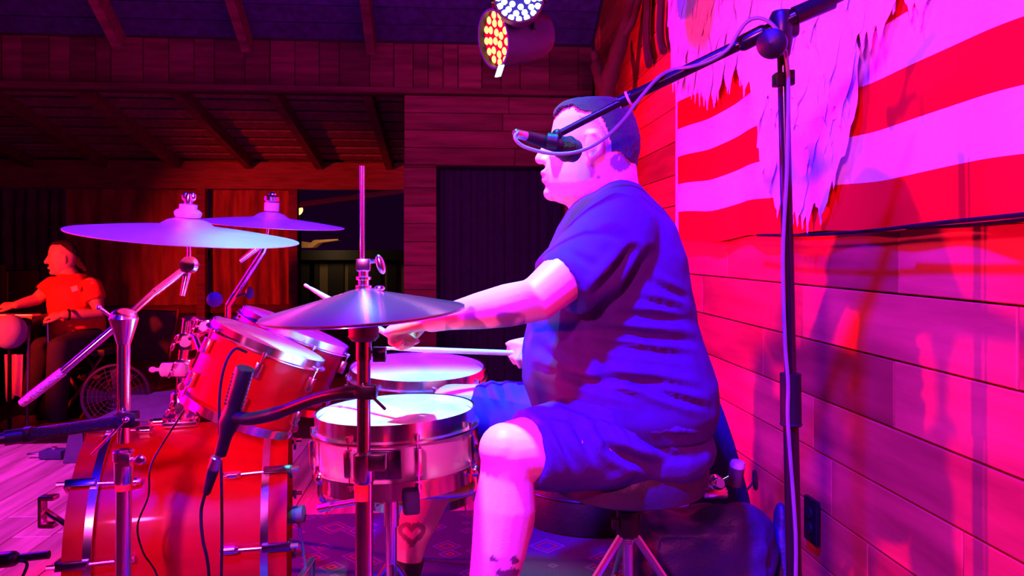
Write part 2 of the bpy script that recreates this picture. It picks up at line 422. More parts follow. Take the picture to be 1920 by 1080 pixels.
# ------------------------------------------------------------------ night outside, seen past the porch
b = MB(); b.box(P(650, 545, 19.5), 3.2, 0.1, 0.9)
bld = thing('far_building', 'dim beige building with dark bays across the night street', 'building', P(650, 575, 19.5))
o = b.build('wall', mat('beige_wall', (0.25, 0.18, 0.11), 0.8), bld, smooth=False)
for i, x in enumerate((575, 590, 630, 662, 700, 735)):
    c = P(x, 530, 19.35); b = MB(); b.box(c, 0.12 if i % 2 else 0.2, 0.03, 0.55); b.build('bay', mat('bay_dark', (0.02, 0.016, 0.012), 0.6), bld, smooth=False)
b = MB(); b.box(P(650, 478, 19.4), 3.3, 0.5, 0.12); b.build('roof_edge', mat('roof_edge_dark', (0.015, 0.012, 0.015), 0.7), bld, smooth=False)
gl = bpy.data.lights.new('street_glow', 'POINT'); gl.color = (1, 0.6, 0.25); gl.energy = 14; gl.shadow_soft_size = 0.1
go = bpy.data.objects.new('street_glow', gl); COL.objects.link(go); go.location = P(610, 470, 18.2)
def bulb(x, y, Y, r, m, label, polem):
    c = P(x, y, Y); t = thing('street_lamp', label, 'lamp', (c.x, c.y, -0.2))
    q = MB(); q.ell(c, r, r, r); q.build('bulb', m, t)
    q = MB(); q.tube([(c.x, c.y+r*1.2, -0.2), (c.x, c.y+r*1.2, c.z+r)], r*0.35, 8); q.build('pole', polem, t)
bulb(557, 393, 16.0, 0.12, emit('sodium', (1.0, 0.50, 0.09), 5), 'glowing orange street lamp in the night opening', rubber)
bulb(555, 497, 17.0, 0.05, emit('white_bulb', (1.0, 0.92, 0.75), 8), 'small white lamp low in the night opening', rubber)
b = MB(); c = P(592, 457, 18.9); b.prism([(-.35,-.1),(-.1,-.1),(.05,.02),(.55,.09),(.55,.12),(-.05,.09),(-.12,.03),(-.35,.06)], c, (V((1,0,0)), V((0,0,1)), V((0,1,0))), 0.5)
b.build('awning', mat('awning_orange', (0.75, 0.4, 0.18), 0.7), bld, 'small lit orange awning', smooth=False)
b = MB(); b.tube([R(fu(552, PV), PV+0.02, P(552, 386, 8.15).z), R(fu(770, PV), PV+0.02, 1.665)], 0.035, 8)
tag(b.build('brace', mat('blue_steel', (0.06, 0.06, 0.14), 0.5)), 'dark blue slanted brace under the porch beam', 'brace')

# ------------------------------------------------------------------ flag on the side wall
FV0, FV1, FZ0, SH = wall_vz(1273, 300, 0.042)[0], 0.93, 1.066, 0.112
FH = SH*13
def flag_material():
    m = bpy.data.materials.new('flag_print'); m.use_nodes = True; nt = m.node_tree; N = nt.nodes; L = nt.links; b = N['Principled BSDF']
    b.inputs['Roughness'].default_value = 0.8; b.inputs['Specular IOR Level'].default_value = 0.1
    uv = N.new('ShaderNodeUVMap'); sp = N.new('ShaderNodeSeparateXYZ'); L.new(uv.outputs[0], sp.inputs[0])
    def M(op, a, c=None, d=None):
        n = N.new('ShaderNodeMath'); n.operation = op
        for i, x in enumerate((a, c)):
            if x is None: continue
            if isinstance(x, (int, float)): n.inputs[i].default_value = x
            else: L.new(x, n.inputs[i])
        return n.outputs[0]
    k = M('FLOOR', M('MULTIPLY', sp.outputs[1], 13.0)); odd = M('MODULO', k, 2.0)
    can = M('MULTIPLY', M('LESS_THAN', sp.outputs[0], 0.4), M('GREATER_THAN', sp.outputs[1], 6/13))
    mx = N.new('ShaderNodeMix'); mx.data_type = 'RGBA'; mx.inputs['A'].default_value = (0.74, 0.003, 0.006, 1); mx.inputs['B'].default_value = (0.84, 0.82, 0.80, 1); L.new(odd, mx.inputs['Factor'])
    m2 = N.new('ShaderNodeMix'); m2.data_type = 'RGBA'; m2.inputs['B'].default_value = (0.012, 0.016, 0.08, 1); L.new(mx.outputs['Result'], m2.inputs['A']); L.new(can, m2.inputs['Factor'])
    nz = N.new('ShaderNodeTexNoise'); nz.inputs['Scale'].default_value = 400; bp = N.new('ShaderNodeBump'); bp.inputs['Strength'].default_value = 0.1; bp.inputs['Distance'].default_value = 0.002
    L.new(nz.outputs['Fac'], bp.inputs['Height']); L.new(bp.outputs['Normal'], b.inputs['Normal'])
    L.new(m2.outputs['Result'], b.inputs['Base Color']); return m
nx, nz = 120, 78
vs = []; uvs = []
for k in range(2):
    for j in range(nz+1):
        for i in range(nx+1):
            s_, t_ = i/nx, j/nz
            v = FV0+(FV1-FV0)*s_; z = FZ0+FH*t_
            z += -0.012*math.sin(pi*min(1, s_*3.2))*(1-t_)+0.004*math.sin(s_*25)*(1-t_)
            off = 0.030+0.008*math.sin(s_*16+t_*3)+0.006*math.sin(s_*37+t_*1.3)*(1-t_)+0.012*math.exp(-(s_/0.03)**2)*(1-t_)
            vs.append(R(WALL_U-off-k*0.0015+0.0, v, z)); uvs.append((s_, t_))
N1 = (nx+1)*(nz+1); fs = []
for j in range(nz):
    for i in range(nx):
        a = j*(nx+1)+i; fs.append((a, a+1, a+nx+2, a+nx+1)); fs.append((N1+a, N1+a+nx+1, N1+a+nx+2, N1+a+1))
ft = thing('flag', 'large red and white striped flag pinned on the board wall', 'flag', R(WALL_U-0.04, 2.2, FZ0))
b = MB(); b.add(vs, fs); fo = b.build('cloth', flag_material(), ft)
me = fo.data; ul = me.uv_layers.new(name='UVMap')
for lp in me.loops: ul.data[lp.index].uv = uvs[lp.vertex_index]
b = MB()
hv = []
for j in range(41):
    t_ = j/40; hv += [R(WALL_U-0.036, FV0+0.0, FZ0+FH*t_), R(WALL_U-0.036, FV0+0.045, FZ0+FH*t_-0.004), R(WALL_U-0.043, FV0+0.045, FZ0+FH*t_-0.004), R(WALL_U-0.046, FV0, FZ0+FH*t_)]
b.add(hv, [(4*j+i, 4*j+(i+1)%4, 4*j+4+(i+1)%4, 4*j+4+i) for j in range(40) for i in range(4)]); b.build('header_band', mat('white_canvas', (0.8, 0.8, 0.8), 0.8), ft)

# shaggy white feathers hanging over the flag
fmat = mat('white_feather', (0.80, 0.80, 0.80), 0.7, var=0.08, scale=30, stretch=(6, 1, 1), rand=0.06, sheen=0.3)
def feather_mesh(i):
    rnd = random.Random(100+i); L_ = 0.30; n = 10; b = MB(); vs = []
    for k in range(n+1):
        t = k/n; wdt = 0.060*min(1, 0.45+t*2.2)*(1 if t < 0.6 else max(0.04, 1-(t-0.6)/0.42))
        wl = wdt*(1+rnd.uniform(-.16, .16)); wr = wdt*(1+rnd.uniform(-.16, .16))
        jl = rnd.uniform(-.02, .02) if t > .55 else 0
        zz = -L_*t; yb = -0.006*math.sin(t*pi)-0.004*t
        vs += [(-wl, yb+0.0025, zz+jl), (0, yb-0.001, zz), (wr, yb+0.0025, zz+rnd.uniform(-.02, .02)*(t > .55)), (0, yb+0.003, zz)]
    fs = []
    for k in range(n):
        for q in range(4): fs.append((4*k+q, 4*k+(q+1)%4, 4*k+4+(q+1)%4, 4*k+4+q))
    fs += [(0,1,2,3), (4*n+3, 4*n+2, 4*n+1, 4*n)]
    b.add(vs, fs); me = b.mesh('feather', smooth=True, angle=60); me.materials.append(fmat); return me
fms = [feather_mesh(i) for i in range(6)]
bnd = [(1252,168),(1285,178),(1318,208),(1345,176),(1388,152),(1396,200),(1408,210),(1420,315),(1446,408),(1480,418),(1507,432),(1530,408),(1548,370),(1570,280),(1577,205),(1582,100),(1600,88),(1632,80),(1652,72),(1658,8),(1700,34),(1722,42),(1726,-60)]
bvz = sorted(wall_vz(q[0], q[1], 0.075) for q in bnd)
def bz(v):
    if v <= bvz[0][0]: return bvz[0][1]
    for (a, za), (c, zc) in zip(bvz[:-1], bvz[1:]):
        if a <= v <= c: return za+(zc-za)*(v-a)/max(1e-6, c-a)
    return bvz[-1][1]
fh = thing('feather_hanging', 'shaggy white feather hanging draped over the left part of the flag', 'wall hanging', R(WALL_U-0.06, 2.3, 1.2))
cnt = 0
v = bvz[0][0]+0.02
while v < bvz[-1][0]:
    zb = bz(v); row = 0; top = 2.25
    ztip = zb
    while ztip < top and cnt < 290:
        L_ = random.uniform(0.9, 1.15)*(0.8 if row == 0 else 1.0)
        zt = ztip+0.30*L_
        vv = v+random.uniform(-.02, .02)*(row > 0)
        off = 0.056+0.0035*(cnt % 3)+0.004*min(row, 6)
        o = link('feather', fms[cnt % 6], fmat, fh, R(WALL_U-off, vv, zt))
        o.rotation_euler = (0, random.uniform(-.10, .10), pi/2+ANG); o.scale = (random.uniform(.8, 1.1)*(0.85 if row == 0 else 1.2), 1, L_)
        cnt += 1; row += 1; ztip += random.uniform(0.13, 0.17)
    v += 0.042

# cable slung under the flag, wall outlet, forked branch
b = MB(); b.tube(spline([onwall(1420, 441, .055), onwall(1500, 441, .06), onwall(1620, 434, .06), onwall(1760, 418, .06), onwall(1920, 402, .06), onwall(2050, 385, .06)]), 0.004, 8); b.tube(spline([onwall(1700, 428, .05), onwall(1800, 423, .05), onwall(1920, 412, .05), onwall(2050, 398, .05)]), 0.003, 8)
tag(b.build('wall_cable', rubber), 'thin black cable slung along the bottom edge of the flag', 'cable')
ot = thing('power_outlet', 'black power outlet low on the board wall by the microphone stand', 'outlet', onwall(1522, 975, 0.0))
c = onwall(1522, 975, 0.012); b = MB(); b.box(c, 0.035, 0.006, 0.0585, (UV_V, UV_U, ZZ), 0.003); b.build('plate', black_plastic, ot)
for dz in (-0.02, 0.02):
    b = MB(); b.lathe([(0, 0.010), (0.015, 0.010), (0.016, 0.0)], c+ZZ*dz, -UV_U, 16); b.build('socket', rubber, ot)
tb = thing('forked_branch', 'dark forked branch fixed on the wall above the drummer', 'branch', P(1140, 190, 4.0))
bark = mat('bark', (0.05, 0.025, 0.035), 0.8, bump=0.5, bscale=30)
for nm, pts, rs in (('limb', [P(1146, 215, 4.0), P(1137, 175, 4.0), P(1150, 125, 3.95), P(1170, 60, 3.9), P(1184, 5, 3.85), P(1192, -60, 3.8)], [.04, .045, .04, .032, .03, .022]),
                    ('twig', [P(1137, 178, 4.0), P(1126, 150, 4.0), P(1118, 115, 4.05), P(1114, 95, 4.05)], [.036, .034, .022, .012]),
                    ('twig', [P(1168, 68, 3.9), P(1186, 40, 3.85), P(1200, -10, 3.8)], [.02, .018, .012])):
    b = MB(); q = spline(pts, 4); rr = [rs[min(len(rs)-1, i//4)]*(1+0.08*math.sin(i*2.1)) for i in range(len(q))]; b.tube(q, rr, 10); b.build(nm, bark, tb)
for x, y, w_, h_, lb in ((1214, 60, 0.035, 0.16, 'dark hanging tool on the board wall left of the flag'), (1240, 50, 0.02, 0.12, 'small dark strap on the board wall nearest the flag')):
    p = onwall(x, y, 0.03); b = MB(); q = [p+ZZ*h_, p+UV_V*.02, p-ZZ*h_*.6, p-ZZ*h_-UV_V*.04]; b.tube(spline(q, 4), w_, 8, ry=0.018, hint=UV_V); tag(b.build('hanging_tool', bark), lb, 'tool', 'things hung beside the flag')

# ------------------------------------------------------------------ stage lamps hung from a pipe
b = MB(); b.tube([R(WALL_U+0.03, 2.78, 2.16), R(-0.95, 2.78, 2.16)], 0.024, 14)
pipe = thing('lamp_pipe', 'black pipe above the stage carrying the LED lamps', 'pipe', R(WALL_U, 2.78, 2.16)); b.build('tube', black_metal, pipe)
b = MB(); b.lathe([(0.05, 0), (0.05, 0.012), (0.03, 0.016)], R(WALL_U-0.002, 2.78, 2.16), -UV_U, 20); b.build('flange', black_metal, pipe)
def par(name, label, c, n, rad, length, ledm, rings_, ledr, body_m, clamp, halom):
    c = V(c); n = V(n).normalized(); a, bb, _ = frame(n); t = thing(name, label, 'stage light', c)
    q = MB(); q.lathe([(rad*0.2, -length*1.0), (rad*0.7, -length), (rad*0.92, -length*0.75), (rad, -length*0.3), (rad, 0.01), (rad*1.04, 0.012), (rad*1.04, 0.03), (rad*0.96, 0.03), (rad*0.95, 0.004), (0, 0.004)], c, n, 36); q.build('can', body_m, t)
    for rr, k, ph in rings_:
        for i in range(k):
            th = 2*pi*i/k+ph; p = c+(a*math.cos(th)+bb*math.sin(th))*rr*rad+n*0.004
            q = MB(); q.lathe([(0, ledr*0.5), (ledr*0.7, ledr*0.35), (ledr, 0.0)], p, n, 12); q.build('led', ledm, t)
    q = MB(); q.lathe([(0, 0.0), (rad*0.94, 0.0), (rad*0.94, 0.003), (0, 0.003)], c+n*0.003, n, 32); q.build('lens', halom, t)  # added disc, dim emission paints the halo of the LEDs on the lamp face
    side = a if abs(a.z) < abs(bb.z) else bb
    side = V((side.x, side.y, 0)).normalized()
    q = MB(); top = V(clamp)
    for s_ in (-1, 1):
        e = c-n*length*0.4+side*s_*(rad*1.08)
        q.tube([e, e+ZZ*rad*0.9+V((0, 0, 0)), V((top.x, top.y, e.z+rad*1.15))+side*s_*rad*0.5, V((top.x, top.y, e.z+rad*1.15))], 0.009, 8)
    q.tube([V((top.x, top.y, c.z+rad*1.1)), top], 0.011, 8); q.build('yoke', black_metal, t)
    q = MB(); q.torus(top, UV_U, 0.03, 0.009, 16, 6); q.build('clamp', black_metal, t)
    return t
lampbody = mat('lamp_body', (0.03, 0.028, 0.04), 0.45, 0.2, var=0.2)
cw = P(973, -3, 2.62)
top1 = R(0.0, 2.78, 2.16); top1 = R((cw.x*CA+cw.y*SA), 2.78, 2.16)
par('led_lamp', 'round LED stage lamp shining white toward the viewer', cw, V((-0.01, -1, -0.12)), 0.083, 0.17, emit('led_white', (0.75, 0.85, 1.0), 14), [(0.36, 6, 0.2), (0.62, 11, 0.1), (0.84, 16, 0.0)], 0.0118, lampbody, top1, emit('halo_disc_violet', (0.12, 0.08, 1.0), 0.45))
cr = P(937, 72, 2.85)
tr = R((cr.x*CA+cr.y*SA)+0.07, 2.78, 2.16)
rl = par('led_lamp', 'LED stage lamp glowing orange-red, turned away to the left', cr, V((-0.84, -0.5, -0.22)), 0.105, 0.20, emit('led_red', (1.0, 0.40, 0.12), 3.0), [(0.22, 4, 0.2), (0.55, 9, 0.1), (0.82, 13, 0.0)], 0.0165, lampbody, tr, emit('halo_disc_red', (1.0, 0.0, 0.06), 0.8))
q = MB(); q.box(cr+V((0.0, -0.03, -0.128)), 0.012, 0.004, 0.022, (V((0.75,-0.66,0)), V((0.66,0.75,0)), V((0.3,0,0.95)).normalized())); q.build('display', emit('led_display', (0.3, 0.55, 1.0), 4), rl)
# ------------------------------------------------------------------ drums
UPV = V((0, 0, 1))
def hoop_prof(R_, h=0.04, up=1):
    # triple-flange hoop, z measured along the drum axis, top lip at +h*0.35
    return [(R_+0.002, h*0.28*up), (R_+0.006, h*0.32*up), (R_+0.006, -h*0.55*up), (R_+0.016, -h*0.62*up), (R_+0.016, -h*0.72*up), (R_+0.003, -h*0.66*up)]
def drum(name, label, top, n, R_, depth, shell_m, lugs=6, hh_=0.04, headm=None, ph=0.0, loc=None, twin=True):
    top = V(top); n = V(n).normalized(); a, bb, _ = frame(n, V((0, -1, 0)))
    bot = top-n*depth
    t = thing(name, label, 'drum', loc if loc is not None else bot)
    q = MB(); q.ring([(R_-0.006, -0.004), (R_-0.0005, -0.008), (R_-0.0005, -depth+0.008), (R_-0.006, -depth+0.004)], top, n, 56); q.build('shell', shell_m, t)
    q = MB(); q.lathe([(0, 0.0), (R_*0.6, 0.0005), (R_*0.97, 0.0), (R_+0.001, -0.004), (R_+0.001, -0.012)], top, n, 56); q.build('batter_head', headm or drumhead, t)
    q = MB(); q.lathe([(R_+0.001, -depth+0.012), (R_+0.001, -depth+0.004), (R_*0.97, -depth), (0, -depth)], top, n, 56); q.build('resonant_head', headm or drumhead, t)
    q = MB(); q.ring(hoop_prof(R_, hh_), top, n, 56); q.build('hoop', chrome, t)
    q = MB(); q.ring(hoop_prof(R_, hh_, -1), bot, n, 56); q.build('hoop', chrome, t)
    for i in range(lugs):
        th = 2*pi*i/lugs+ph; d = a*math.cos(th)+bb*math.sin(th); tg = n.cross(d)
        if twin:
            L_ = q = MB(); q.box(top-n*(depth/2)+d*(R_+0.011), 0.009, 0.010, depth/2-0.038, (tg, d, n), 0.005)
            q.box(top-n*(depth/2)+d*(R_+0.004), 0.006, 0.006, depth/2-0.05, (tg, d, n)); lg = q.build('lug', chrome, t)
        else:
            for e in (0.055, depth-0.055):
                q = MB(); q.box(top-n*e+d*(R_+0.010), 0.009, 0.010, 0.020, (tg, d, n), 0.005); lg = q.build('lug', chrome, t)
        for s_, p0 in ((1, top), (-1, bot)):
            q = MB(); q.tube([p0+d*(R_+0.012)-n*s_*0.045, p0+d*(R_+0.012)+n*s_*(-0.012)], 0.0028, 8); q.tube([p0+d*(R_+0.012)-n*s_*0.020, p0+d*(R_+0.012)-n*s_*0.010], 0.0055, 8); q.build('tension_rod', chrome, lg)
    return t, a, bb, n, bot

# bass drum
BC = V((-0.865, 2.10, 0.272)); BAX = V((0.968, 0.25, 0)).normalized(); BR = 0.272; BL = 0.40
BP = V((-BAX.y, BAX.x, 0))
bt = thing('bass_drum', 'large glossy red bass drum lying on its side in front', 'drum', (BC.x, BC.y, 0))
q = MB(); q.ring([(BR-0.008, -BL/2), (BR, -BL/2), (BR, BL/2), (BR-0.008, BL/2)], BC, BAX, 72); q.build('shell', red_lacquer, bt)
for s_ in (-1, 1):
    e = BC+BAX*s_*BL/2
    q = MB(); q.lathe([(0, s_*0.012), (BR*0.9, s_*0.010), (BR+0.002, 0.0), (BR+0.002, -s_*0.006)], e, BAX, 64); q.build('head', drumhead if s_ > 0 else mat('front_head', (0.02, 0.02, 0.025), 0.4), bt)
    q = MB(); q.ring([(BR+0.003, -s_*0.012), (BR+0.017, -s_*0.012), (BR+0.017, s_*0.048), (BR+0.003, s_*0.048)], e, BAX, 72); hp = q.build('hoop', red_lacquer, bt)
    q = MB(); q.ring([(BR+0.0155, -s_*0.014), (BR+0.0195, -s_*0.014), (BR+0.0195, s_*0.004), (BR+0.0155, s_*0.004)], e, BAX, 72); q.build('metal_inlay', chrome, hp)
for i in range(10):
    th = math.radians(5+36*i); d = -BP*math.cos(th)+UPV*math.sin(th); tg = BAX.cross(d)
    for s_ in (-1, 1):
        q = MB(); c = BC+BAX*s_*(BL/2-0.085)+d*(BR+0.013)
        q.box(c, 0.022, 0.007, 0.008, (BAX, tg, d), 0.004); q.lathe([(0.004, -0.016), (0.010, -0.012), (0.010, 0.012), (0.004, 0.016)], c, BAX, 12); q.box(c-d*0.008, 0.012, 0.006, 0.006, (BAX, tg, d)); lg = q.build('lug', chrome, bt)
        q = MB(); q.tube([c, BC+BAX*s_*(BL/2+0.055)+d*(BR+0.024)], 0.0032, 8); q.build('tension_rod', chrome, lg)
        q = MB(); cc = BC+BAX*s_*(BL/2+0.024)+d*(BR+0.024)
        q.box(cc, 0.034, 0.010, 0.007, (BAX, tg, d), 0.004); q.box(cc+BAX*s_*0.032-d*0.014, 0.004, 0.011, 0.016, (BAX, tg, d), 0.002); q.build('claw', mat('dark_chrome', (0.22, 0.2, 0.28), 0.22, 1.0), bt)
        q = MB(); q.tube([cc+BAX*s_*0.030, cc+BAX*s_*0.052], 0.006, 8); q.build('key_bolt', chrome, bt)
for s_ in (-1, 1):                                            # spurs near the front head
    d = (-BP*s_*0.8-UPV*0.35).normalized(); p = BC-BAX*0.10+d*BR
    e = V((p.x, p.y, 0))+(-BP*s_*0.17)-BAX*0.12+UPV*0.006
    q = MB(); q.box(p+d*0.012, 0.03, 0.014, 0.02, (BAX, d, BAX.cross(d)), 0.004); sp_ = q.build('spur_bracket', chrome, bt)
    q = MB(); q.tube([p+d*0.015, e], [0.007, 0.005], 10); q.ell(e, 0.008, 0.008, 0.006); q.build('spur', chrome, sp_)
q = MB(); c = P(92, 958, 2.02); q.box(c+UPV*0.036, 0.020, 0.015, 0.006, None, 0.003); q.box(c-UPV*0.036, 0.020, 0.015, 0.006, None, 0.003); q.box(c-V((0.017, 0, 0)), 0.005, 0.015, 0.04, None, 0.003); q.tube([c+V((-.01, .0, 0)), BC-BAX*(BL/2+0.02)-BP*0.1], 0.008, 8); q.build('hoop_bracket', chrome, bt)
for x, y in ((440, 815), (330, 798)):
    p = P(x, y, 2.06); q = MB(); dd = V((0, -0.25, 0.97)).normalized(); zz_ = BC.z+BR
    pc = V((p.x, BC.y+0.24*(p.x-BC.x), zz_+0.008)); q.box(pc, 0.045, 0.03, 0.008, (BAX, BP, UPV), 0.004)
    for sx in (-1, 1):
        for sy in (-1, 1): q.lathe([(0, 0.006), (0.006, 0.004), (0.007, 0)], pc+BAX*sx*0.035+BP*sy*0.02+UPV*0.008, UPV, 8)
    q.build('mount_plate', chrome, bt)

# rack toms on a chrome holder
TN = V((0.39, 0.10, 0.92)).normalized()
T1 = P(505, 640, 2.02); T2 = P(556, 616, 2.36)
drum('rack_tom', 'nearer red rack tom tilted over the bass drum', T1, TN, 0.146, 0.20, red_lacquer, 6, 0.024, ph=0.25, twin=False)
drum('rack_tom', 'farther rack tom behind the nearer red one, mostly hidden', T2, TN, 0.165, 0.21, red_lacquer, 6, 0.024, ph=0.6, twin=False)
th_ = thing('tom_holder', 'chrome tom holder bolted on top of the bass drum', 'drum hardware', V((P(340, 800, 2.2).x, 2.12, 0.56)))
hb = V((P(338, 800, 2.2).x+0.03, 2.13, 0.552))
q = MB(); q.lathe([(0.045, 0), (0.045, 0.012), (0.026, 0.02), (0.024, 0.07), (0.018, 0.078), (0.012, 0.08)], hb, UPV, 24); q.build('base', chrome, th_)
ptop = P(352, 596, 2.14)
q = MB(); q.tube([hb, V((hb.x+0.005, hb.y, hb.z+0.15)), ptop], 0.0125, 14); q.build('post', chrome, th_)
for (x, y, s_) in ((348, 690, 1.3), (352, 640, 1.2), (385, 612, 1.0), (340, 762, 1.0)):
    p = P(x, y, 2.13); q = MB(); q.box(p, 0.017*s_, 0.016*s_, 0.02*s_, None, 0.006); q.lathe([(0.013*s_, -0.03*s_), (0.014*s_, 0), (0.013*s_, 0.03*s_)], p, V((0.2, -1, 0.1)), 16); cl = q.build('clamp', chrome, th_)
    q = MB(); pw = p+V((-0.012, -0.045*s_, 0.004)); q.tube([p, pw], 0.004, 8)
    for w_ in (-1, 1): q.ell(pw+V((0.4, 0, 0.9)).normalized()*w_*0.013, 0.005, 0.004, 0.012, frame((0.4, 0, 0.9)))
    q.build('wing_bolt', chrome, cl)
for tc, rr in ((T1, 0.146), (T2, 0.165)):
    side = (tc-TN*0.10)-V((TN.z, 0, -TN.x))*rr
    q = MB(); q.tube(spline([P(352, 640, 2.13), (P(352, 640, 2.13)+side)/2+V((0, 0, 0.03)), side], 5), 0.008, 12); q.build('tom_arm', chrome, th_)
    q = MB(); q.box(side+V((0.004, 0, 0)), 0.012, 0.024, 0.035, (V((TN.z, 0, -TN.x)), V((0, 1, 0)), TN), 0.005); q.build('tom_bracket', chrome, th_)
pw = P(326, 693, 2.1); q = MB(); q.lathe([(0.012, -0.034), (0.019, -0.032), (0.019, 0.030), (0.012, 0.034)], pw, V((1, -0.1, 0.02)), 20); q.tube([pw+V((-.03, 0, 0)), pw+V((-.055, 0, 0))], 0.005, 8); q.ell(pw+V((-.058, 0, 0)), 0.010, 0.008, 0.008); q.tube([pw, P(352, 690, 2.13)], 0.010, 10); q.build('memory_clamp', mat('lit_chrome_plastic_white', (0.8, 0.8, 0.8), 0.4), th_)  # chrome clamp; white base colour stands for the strong light on it
q = MB(); p = P(362, 597, 2.12); q.lathe([(0, 0.008), (0.010, 0.006), (0.028, 0.0), (0.028, -0.003), (0, -0.004)], p, V((0.12, -0.05, 1)), 24); q.tube([p, p+UPV*-0.03], 0.006, 8); q.build('wing_cap', chrome, th_)

# floor tom, snare
FT = P(783, 691, 2.32)
ftm, fa, fbv, fn, fbot = drum('floor_tom', 'floor tom with bright white head behind the snare drum', FT, V((0.02, -0.07, 1)), 0.197, 0.36, red_lacquer, 8, 0.030, ph=0.35, loc=V((FT.x, FT.y, 0)), twin=False)
for k in range(3):
    th = math.radians(-160+120*k); d = fa*math.cos(th)+fbv*math.sin(th); p = FT+d*(0.197+0.022)
    q = MB(); q.tube([p-UPV*0.10, V((p.x, p.y, 0.04)), V((p.x, p.y, 0.012))+V((d.x, d.y, 0))*0.02], 0.006, 10); q.ell(V((p.x, p.y, 0.012))+V((d.x, d.y, 0))*0.02, 0.014, 0.014, 0.012); lg = q.build('leg', chrome, ftm)
    q = MB(); q.box(p-UPV*0.2-V((d.x, d.y, 0))*0.006, 0.02, 0.018, 0.022, (d.cross(fn), d, fn), 0.006); q.build('leg_bracket', chrome, lg)
SNp = P(742, 775, 1.79); SN = V((-0.035, 0.0, 1)).normalized()
snm = mat('snare_shell', (0.66, 0.56, 0.58), 0.4, 0.0, 0.5, var=0.1, scale=4)
st, sa, sb, sn, sbot = drum('snare_drum', 'pale snare drum with chrome hoops beside the drummer\'s knee', SNp, SN, 0.178, 0.135, snm, 8, ph=math.radians(22), twin=True)
q = MB(); dth = V((0.02, -1, 0)).normalized(); c = SNp-SN*0.068
q.box(c+dth*0.184, 0.034, 0.006, 0.030, (V((1,0,0)), dth, SN), 0.003)
q.box(c+dth*0.192, 0.006, 0.005, 0.024, (V((1,0,0)), dth, SN), 0.002); q.build('throw_off', mat('dark_chrome', (0,0,0)), st)
q = MB(); dbt = (V((0.30, -1, 0))).normalized(); q.box(sbot+dbt*0.19-SN*0.012, 0.018, 0.012, 0.026, (V((1, .3, 0)).normalized(), dbt, SN), 0.008); q.build('muffle_pad', mat('blue_rubber', (0.03, 0.03, 0.09), 0.6), st)
q = MB()
for i in range(9): q.tube([sbot+V((-0.14, -0.02+0.005*i, -0.003)), sbot+V((0.14, -0.02+0.005*i, -0.003))], 0.0012, 5)
q.build('snare_wires', steel, st)
sst = thing('snare_stand', 'chrome basket stand under the snare drum', 'drum hardware', V((SNp.x-0.01, SNp.y, 0)))
q = MB(); base = V((SNp.x-0.01, SNp.y, 0)); q.tube([base+UPV*0.12, base+UPV*0.42], 0.013, 14); q.tube([base+UPV*0.38, base+UPV*0.46], 0.018, 14); q.build('tube', chrome, sst)
for k in range(3):
    th = math.radians(100+120*k); d = V((math.cos(th), math.sin(th), 0)); e = V((sbot.x, sbot.y, 0))+d*0.196+UPV*(sbot.z-0.03)
    q = MB(); q.tube(spline([base+UPV*0.44, base+UPV*0.455+d*0.08, e-d*0.01, e+UPV*0.05]), 0.006, 8); q.ell(e+UPV*0.05, 0.010, 0.010, 0.014); q.build('basket_arm', chrome, sst)
    th = math.radians(40+120*k); d = V((math.cos(th), math.sin(th), 0))
    q = MB(); q.tube([base+UPV*0.30, base+d*0.14+UPV*0.10, base+d*0.24+UPV*0.012], 0.007, 8); q.tube([base+UPV*0.14, base+d*0.14+UPV*0.10], 0.004, 6); q.ell(base+d*0.24+UPV*0.012, 0.014, 0.014, 0.012); q.build('leg', chrome, sst)

# ------------------------------------------------------------------ cymbals and stands
def cymbal_prof(Rc, bell, bh, drop, th=0.0014, p=1.25):
    top = [(0.006, bh+drop), (bell*0.35, bh*0.96+drop), (bell*0.7, bh*0.62+drop), (bell*0.95, bh*0.12+drop), (bell*1.12, drop*0.97)]
    k = 14
    for i in range(1, k+1):
        t = i/k; r_ = bell*1.12+(Rc-bell*1.12)*t; top.append((r_, drop*(1-t**p)*0.97))
    return top+[(r_-0.0005 if i == 0 else r_, z_-th) for i, (r_, z_) in enumerate(reversed(top))]
def cymbal(name, label, c, n, Rc, bell, bh, drop, group=None):
    q = MB(); q.ring(cymbal_prof(Rc, bell, bh, drop), V(c), n, 72)
    o = q.build(name, bronze, None, at=c, angle=60); tag(o, label, 'cymbal', group); return o
CN1 = V((0.095, -0.075, 1)).normalized(); C1 = P(350, 441, 1.70)
cymbal('crash_cymbal', 'large tilted crash cymbal at the left, nearest the viewer', C1, CN1, 0.241, 0.06, 0.020, 0.020, 'cymbals')
CN2 = V((0.075, -0.07, 1)).normalized(); C2 = P(508, 420, 2.36)
cymbal('crash_cymbal', 'farther crash cymbal in front of the orange street lamp', C2, CN2, 0.222, 0.055, 0.020, 0.018, 'cymbals')
felt = mat('pink_felt', (0.55, 0.42, 0.45), 0.9, var=0.15, bump=0.3, bscale=200)
